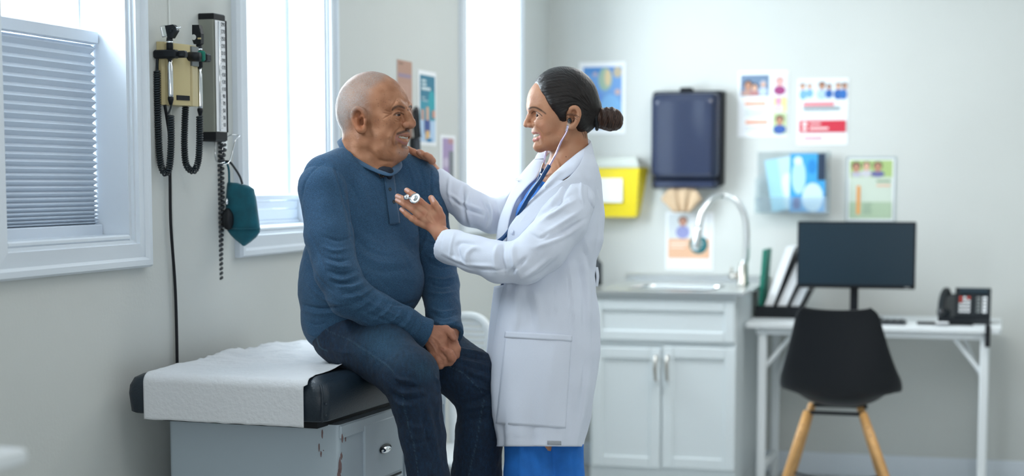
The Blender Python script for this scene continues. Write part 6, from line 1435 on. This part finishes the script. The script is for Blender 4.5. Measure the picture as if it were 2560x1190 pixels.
for iy in range(ny):
    y = 372+(1116-372)*iy/(ny-1); cx = np.interp(y, pa[:, 0], pa[:, 1]); a_ = np.interp(y, pa[:, 0], pa[:, 2]); b_ = np.interp(y, pa[:, 0], pa[:, 3]); row = []
    f0_, f1_ = front_near(y), 360-front_far(y)
    for j in range(NJ):
        ph_ = R(f0_+(f1_-f0_)*j/(NJ-1)); c_, s_ = cos(ph_), sin(ph_); e_ = .88
        ux = -np.sign(c_)*abs(c_)**e_; uz = -np.sign(s_)*abs(s_)**e_
        fold = 0; dn = max(0, (y-640)/476)
        fold += dn*(5.0*sin(ph_*8+.8+.6*sin(y*.01))+2.6*sin(ph_*15+2+y*.006))*(.4+.6*abs(s_)) + 1.2*sin(ph_*5+y*.02)
        wst = math.exp(-((y-690)/40)**2)*3*sin(ph_*13+1); fold += wst
        row.append(np.array(cm((cx+ux*(a_+fold), y, DZ+5+uz*(b_+fold)))))
    G.append(row)
def grid_body(G):
    m, n = len(G), len(G[0]); P = np.array([p for r_ in G for p in r_]); Q = [(i*n+j, i*n+j+1, (i+1)*n+j+1, (i+1)*n+j) for i in range(m-1) for j in range(n-1)]; return Body(P, np.array(Q))
ct = grid_body(G)
for p, w_, a in (
 ([(1384, 712), (1386, 760), (1387, 828)], 1.6, -2.2), ([(1411, 640), (1424, 720), (1436, 860)], 1.6, -2.4), ([(1415, 640), (1428, 720), (1440, 860)], 3, 1.6),
 ([(1330, 716), (1345, 760), (1350, 820)], 9, 4), ([(1310, 720), (1322, 770), (1330, 824)], 8, -4), ([(1290, 722), (1292, 780), (1288, 830)], 7, 3), ([(1460, 640), (1470, 720), (1474, 820)], 8, 4), ([(1440, 640), (1458, 720), (1462, 830)], 7, -4),
 ([(1452, 900), (1444, 960), (1430, 1040)], 7, 4), ([(1462, 900), (1456, 980), (1446, 1080)], 6, -4), ([(1478, 720), (1484, 800), (1480, 880)], 4, -3),
 ([(1440, 540), (1460, 600), (1476, 640)], 6, 3), ([(1455, 620), (1470, 650), (1482, 690)], 5, -3), ([(1500, 520), (1496, 580), (1484, 650)], 5, -2.5),
 ([(1455, 425), (1468, 460), (1490, 520)], 4, -2.0), ([(1466, 420), (1486, 470), (1500, 520)], 5, 2.0), ([(1246, 1086), (1300, 1096), (1380, 1099), (1452, 1096)], 1.4, -1.2)):
    ct.stroke(p, w_*.85, a*1.3, .5)
ct.noise(14, 3.2); ct.noise(40, 1.0, seed=2)
coat = ct.make('lab_coat', 'coat', doc); md = coat.modifiers.new('thickness', 'SOLIDIFY'); md.thickness = .0022; md.offset = 0
# sleeves
VN = Vol(.003)
VN.chain([(1444, 486, DZ-52, 44), (1432, 506, DZ-74, 50), (1408, 552, DZ-100, 57), (1360, 618, DZ-122, 58), (1316, 654, DZ-130, 54)], 22)
VN.chain([(1316, 654, DZ-130, 54), (1250, 655, DZ-115, 50), (1180, 634, DZ-85, 45), (1130, 618, DZ-62, 41), (1107, 609, DZ-54, 38)], 14)
_c1 = np.array(cm((1104, 607, DZ-54))); _c0 = np.array(cm((1180, 634, DZ-85))); _cn = (_c1-_c0)/np.linalg.norm(_c1-_c0)
VN.cap((1118, 612, DZ-57), (1060, 592, DZ-44), 33, 35, 2, sub=True)
sn = VN.mesh(clip=lambda X, Y, Z: np.where((X < _c0[0]), (X-_c1[0])*_cn[0]+(Y-_c1[1])*_cn[1]+(Z-_c1[2])*_cn[2], -1.)); sn.smooth(1)
for p, w_, a in (
 ([(1262, 604), (1255, 640), (1262, 690)], 7, -6), ([(1245, 606), (1236, 650), (1245, 692)], 7, 4), ([(1290, 600), (1282, 640), (1300, 700)], 9, 5), ([(1190, 612), (1160, 606), (1144, 614), (1150, 650), (1160, 664)], 6, -5), ([(1206, 622), (1180, 622), (1166, 640), (1172, 668)], 7, 4), ([(1135, 585), (1128, 612), (1126, 648)], 5, 3),
 ([(1105, 640), (1160, 668), (1240, 676), (1270, 672)], 3.5, -3.4), ([(1110, 632), (1165, 658), (1240, 666)], 5, 3), ([(1270, 690), (1290, 670), (1320, 640)], 6, -4), ([(1300, 700), (1340, 672), (1378, 640)], 7, 4), ([(1320, 700), (1360, 680), (1402, 640)], 6, -4),
 ([(1345, 560), (1390, 530), (1440, 500)], 6, 5), ([(1335, 548), (1385, 512), (1430, 486)], 6, -5), ([(1350, 590), (1400, 560), (1460, 520)], 8, 4), ([(1352, 606), (1410, 580), (1466, 545)], 6, -4), ([(1330, 620), (1390, 600), (1450, 570)], 8, 3.5), ([(1322, 582), (1350, 596), (1372, 580)], 5, -4),
 ([(1420, 445), (1400, 480), (1370, 520)], 5, 4), ([(1432, 440), (1412, 480), (1385, 530)], 5, -4), ([(1455, 450), (1452, 480), (1460, 520)], 5, 3), ([(1470, 470), (1474, 500), (1488, 530)], 2, -3), ([(1113, 575), (1106, 600), (1098, 640)], 1.4, -1.2), ([(1452, 424), (1448, 450), (1455, 470)], 1.6, 1.6)):
    sn.stroke(p, w_*.8, a*1.35, .6)
sn.noise(18, 3.4); sn.noise(50, 1.2, seed=5)
sn.make('sleeve', 'coat', coat)
VFs = Vol(.003)
VFs.chain([(1350, 450, DZ+96, 46), (1320, 492, DZ+115, 46), (1262, 536, DZ+130, 42), (1232, 540, DZ+138, 42)], 16)
VFs.chain([(1232, 540, DZ+138, 42), (1180, 522, DZ+142, 43), (1140, 494, DZ+165, 40), (1092, 462, DZ+188, 38), (1074, 448, DZ+196, 38)], 12)
_d1 = np.array(cm((1082, 456, DZ+190))); _d0 = np.array(cm((1180, 522, DZ+142))); _dn = (_d1-_d0)/np.linalg.norm(_d1-_d0)
sf = VFs.mesh(clip=lambda X, Y, Z: np.where((X < _d0[0]), (X-_d1[0])*_dn[0]+(Y-_d1[1])*_dn[1]+(Z-_d1[2])*_dn[2], -1.)); sf.smooth(1)
for p, w_, a in (([(1160, 458), (1156, 500), (1166, 560)], 6, -6), ([(1172, 480), (1168, 520), (1178, 566)], 6, 5), ([(1120, 490), (1160, 520), (1210, 540)], 4, -3.5), ([(1118, 480), (1160, 508), (1215, 528)], 5, 3), ([(1205, 500), (1220, 530), (1214, 572)], 5, -6), ([(1218, 498), (1232, 530), (1228, 574)], 6, 5), ([(1240, 505), (1248, 530), (1246, 565)], 5, -4),
   ([(1260, 500), (1290, 470), (1310, 440)], 6, 3), ([(1270, 510), (1300, 480), (1322, 450)], 5, -3.5), ([(1124, 440), (1122, 480), (1132, 520)], 5, 3)): sf.stroke(p, w_*.85, a*1.3, .6)
sf.noise(18, 3.4); sf.make('sleeve', 'coat', coat)
# lapels and collar as separate turned-over cloth
def cloth(name, left, right, m='coat', parent=None, nu=8, th=.0025, bulge=0):
    A = spline([cm(p) for p in left], 6); B = spline([cm(p) for p in right], 6); n = min(len(A), len(B)); G = []
    for i in range(n):
        G.append([cw(A[i]*(1-j/nu)+B[i]*(j/nu)+np.array([0, 0, -bulge/K0*sin(pi*j/nu)]))[0] for j in range(nu+1)])
    g = MB().grid(G); return mesh_obj(name, g.v, g.f, m, parent, smooth=True, solid=th)
Z = DZ
cloth('collar', [(1476, 352, Z+14), (1470, 363, Z-22), (1440, 386, Z-48), (1404, 416, Z-62), (1372, 446, Z-72), (1364, 463, Z-78)], [(1486, 392, Z+18), (1482, 404, Z-38), (1452, 423, Z-76), (1416, 444, Z-90), (1386, 464, Z-92), (1363, 473, Z-82)], parent=coat, bulge=6)
cloth('collar', [(1476, 352, Z+14), (1462, 346, Z+40), (1430, 352, Z+60), (1396, 366, Z+62), (1372, 384, Z+50), (1362, 396, Z+36)], [(1486, 392, Z+18), (1470, 385, Z+62), (1420, 372, Z+96), (1376, 372, Z+92), (1350, 378, Z+74), (1336, 400, Z+56)], parent=coat, bulge=3)
cloth('lapel', [(1372, 447, Z-70), (1338, 488, Z-74), (1312, 516, Z-64), (1289, 545, Z-50), (1272, 572, Z-36), (1268, 606, Z-26)], [(1410, 452, Z-100), (1376, 498, Z-108), (1342, 545, Z-100), (1312, 580, Z-80), (1290, 604, Z-60), (1270, 622, Z-30)], parent=coat, bulge=5)
cloth('lapel', [(1361, 400, Z+36), (1344, 440, Z+22), (1318, 467, Z+14), (1292, 500, Z+8), (1279, 532, Z+2), (1272, 560, Z-2), (1266, 610, Z-6)], [(1336, 398, Z+60), (1308, 430, Z+64), (1284, 468, Z+58), (1264, 510, Z+50), (1250, 545, Z+40), (1243, 580, Z+30), (1240, 615, Z+20)], parent=coat, bulge=4)
# front edge of the far panel below the sleeve, and the near placket
cloth('front_panel', [(1262, 712, Z-18), (1250, 780, Z-18), (1240, 860, Z-16), (1234, 930, Z-14)], [(1236, 716, Z+36), (1228, 780, Z+38), (1220, 850, Z+40), (1216, 885, Z+40)], parent=coat, bulge=0)
# patch pocket lying on the near skirt of the coat
def on_surf(B, x, y, lift): 
    dz_, nn = surf_pt(B, x, y); return cw(np.array(cm((x, y, dz_)))+nn*lift/K0)[0]
def patch(name, fn, nu, nv, B, lift, m, parent, th=.0012):
    G = [[on_surf(B, *fn(i/nu, j/nv), lift) for j in range(nv+1)] for i in range(nu+1)]
    G = [[np.mean([G[min(max(i+a, 0), nu)][min(max(j+b, 0), nv)] for a in (-1, 0, 1) for b in (-1, 0, 1)], 0) for j in range(nv+1)] for i in range(nu+1)]
    g = MB().grid(G); return mesh_obj(name, g.v, g.f, m, parent, smooth=True, solid=th)
def quadfn(a, b, c, d): return lambda u, v: tuple((np.array(a)*(1-u)+np.array(b)*u)*(1-v)+(np.array(d)*(1-u)+np.array(c)*u)*v)
pk = patch('pocket', quadfn((1264, 826), (1432, 836), (1416, 1074), (1238, 1062)), 20, 24, ct, 2.6, 'coat', coat)
patch('pocket_hem', quadfn((1263, 826), (1433, 836), (1432, 856), (1260, 846)), 20, 3, ct, 4.0, 'coat', pk)
patch('care_label', quadfn((1366, 1100), (1404, 1101), (1404, 1114), (1366, 1113)), 6, 3, ct, 2.2, mat('woven_label', (.38, .40, .44), .7, bump=.3, bscale=600), coat, .0008)
patch('pocket', quadfn((1328, 548), (1368, 552), (1362, 590), (1322, 580)), 8, 6, ct, 1.6, 'coat', coat)
cloth('back_belt', [(1488, 668, Z-14), (1492, 690, Z-14), (1490, 716, Z-14)], [(1494, 668, Z+30), (1497, 690, Z+30), (1494, 716, Z+30)], parent=coat)
dz_, nn = surf_pt(ct, 1281, 578)
nwd = CR*nn[0]+CU*nn[1]+CF*nn[2]
MB().lathe([(.006, 0), (.0065, .0015), (.006, .0028), (.004, .003)], cw(np.array(cm((1281, 580, dz_))))[0]+nwd*.001, nwd, 18).make('button', 'coat', coat, smooth=True)
# pen clip in the far chest pocket
mb = MB(); mb.cbox([np.array([-.012, -.003, -.003]), np.array([.010, .003, .003])], .001, lambda p: pw((1300, 450, Z+52))+CR*p[0]+CU*(p[1]-.12*p[0])+CF*p[2], None); mb.make('name_pin', 'steel', coat)
# stethoscope ------------------------------------------------------------
M['tubing'] = mat('navy_tubing', (.004, .05, .16), .3); M['tubemetal'] = mat('violet_tinted_steel', (.62, .50, .72), .18, 1)
s_t = thing('stethoscope', 'navy stethoscope worn by the woman with its metal chest piece on the man\'s shirt', 'stethoscope', pw((1350, 470, Z-90)))
zz = Z-84
cord(s_t, 'ear_tube', 'tubemetal', [(1419, 314, zz+0), (1416, 330, zz-6), (1404, 352, zz-12), (1389, 386, zz-14), (1373, 416, zz-6)], .0026)
cord(s_t, 'ear_tip', 'acrylic', [(1423, 306, zz+14), (1420, 314, zz+2), (1416, 328, zz-5)], .0042)
MB().ell(pw((1424, 302, zz+16)), (.006, .006, .007), 14, 10).make('ear_tip', 'blackg', s_t, smooth=True)
cord(s_t, 'ear_tube', 'tubemetal', [(1366, 372, Z+62), (1363, 390, Z+40), (1359, 412, Z+4)], .0026)
cord(s_t, 'spring_bracket', 'steel', [(1359, 408, Z+2), (1353, 425, Z-14), (1353, 436, Z-26), (1360, 436, Z-46), (1366, 424, Z-70), (1372, 418, zz-4)], .0028)
cord(s_t, 'tubing', 'tubing', [(1373, 414, zz-7), (1362, 432, zz-12), (1350, 452, zz-12), (1332, 476, zz-6), (1318, 500, zz+6), (1296, 540, zz+34), (1284, 560, zz+60), (1274, 575, zz+66), (1256, 596, zz+58), (1232, 612, zz+50), (1210, 622, zz+60)], .0056)
cord(s_t, 'tubing', 'tubing', [(1356, 424, Z-10), (1347, 450, Z-36), (1338, 470, zz+16), (1326, 488, zz+8)], .0050)
c0 = pw((1039, 498, z0_-22)); dn = -CF*.86-CR*.35+CU*.35; 
MB()._lathe([(.0, -.004), (.0060, -.004), (.0130, 0), (.0145, .003), (.0145, .0055), (.0135, .0068), (.0105, .0058), (.0055, .0070), (.0045, .0085), (.0015, .0088)], c0, dn/np.linalg.norm(dn), 32, None).make('chest_piece', 'chrome', s_t, smooth=False, auto=35)
MB()._lathe([(.0, 0), (.0075, 0), (.0078, .004), (.0055, .0065), (.0005, .0070)], pw((1017, 494, z0_-18)), dn/np.linalg.norm(dn), 24, None).make('bell', 'chrome', s_t, smooth=True)
cord(s_t, 'stem', 'chrome', [(1017, 495, z0_-20), (1027, 497, z0_-22), (1036, 500, z0_-20)], .0028)
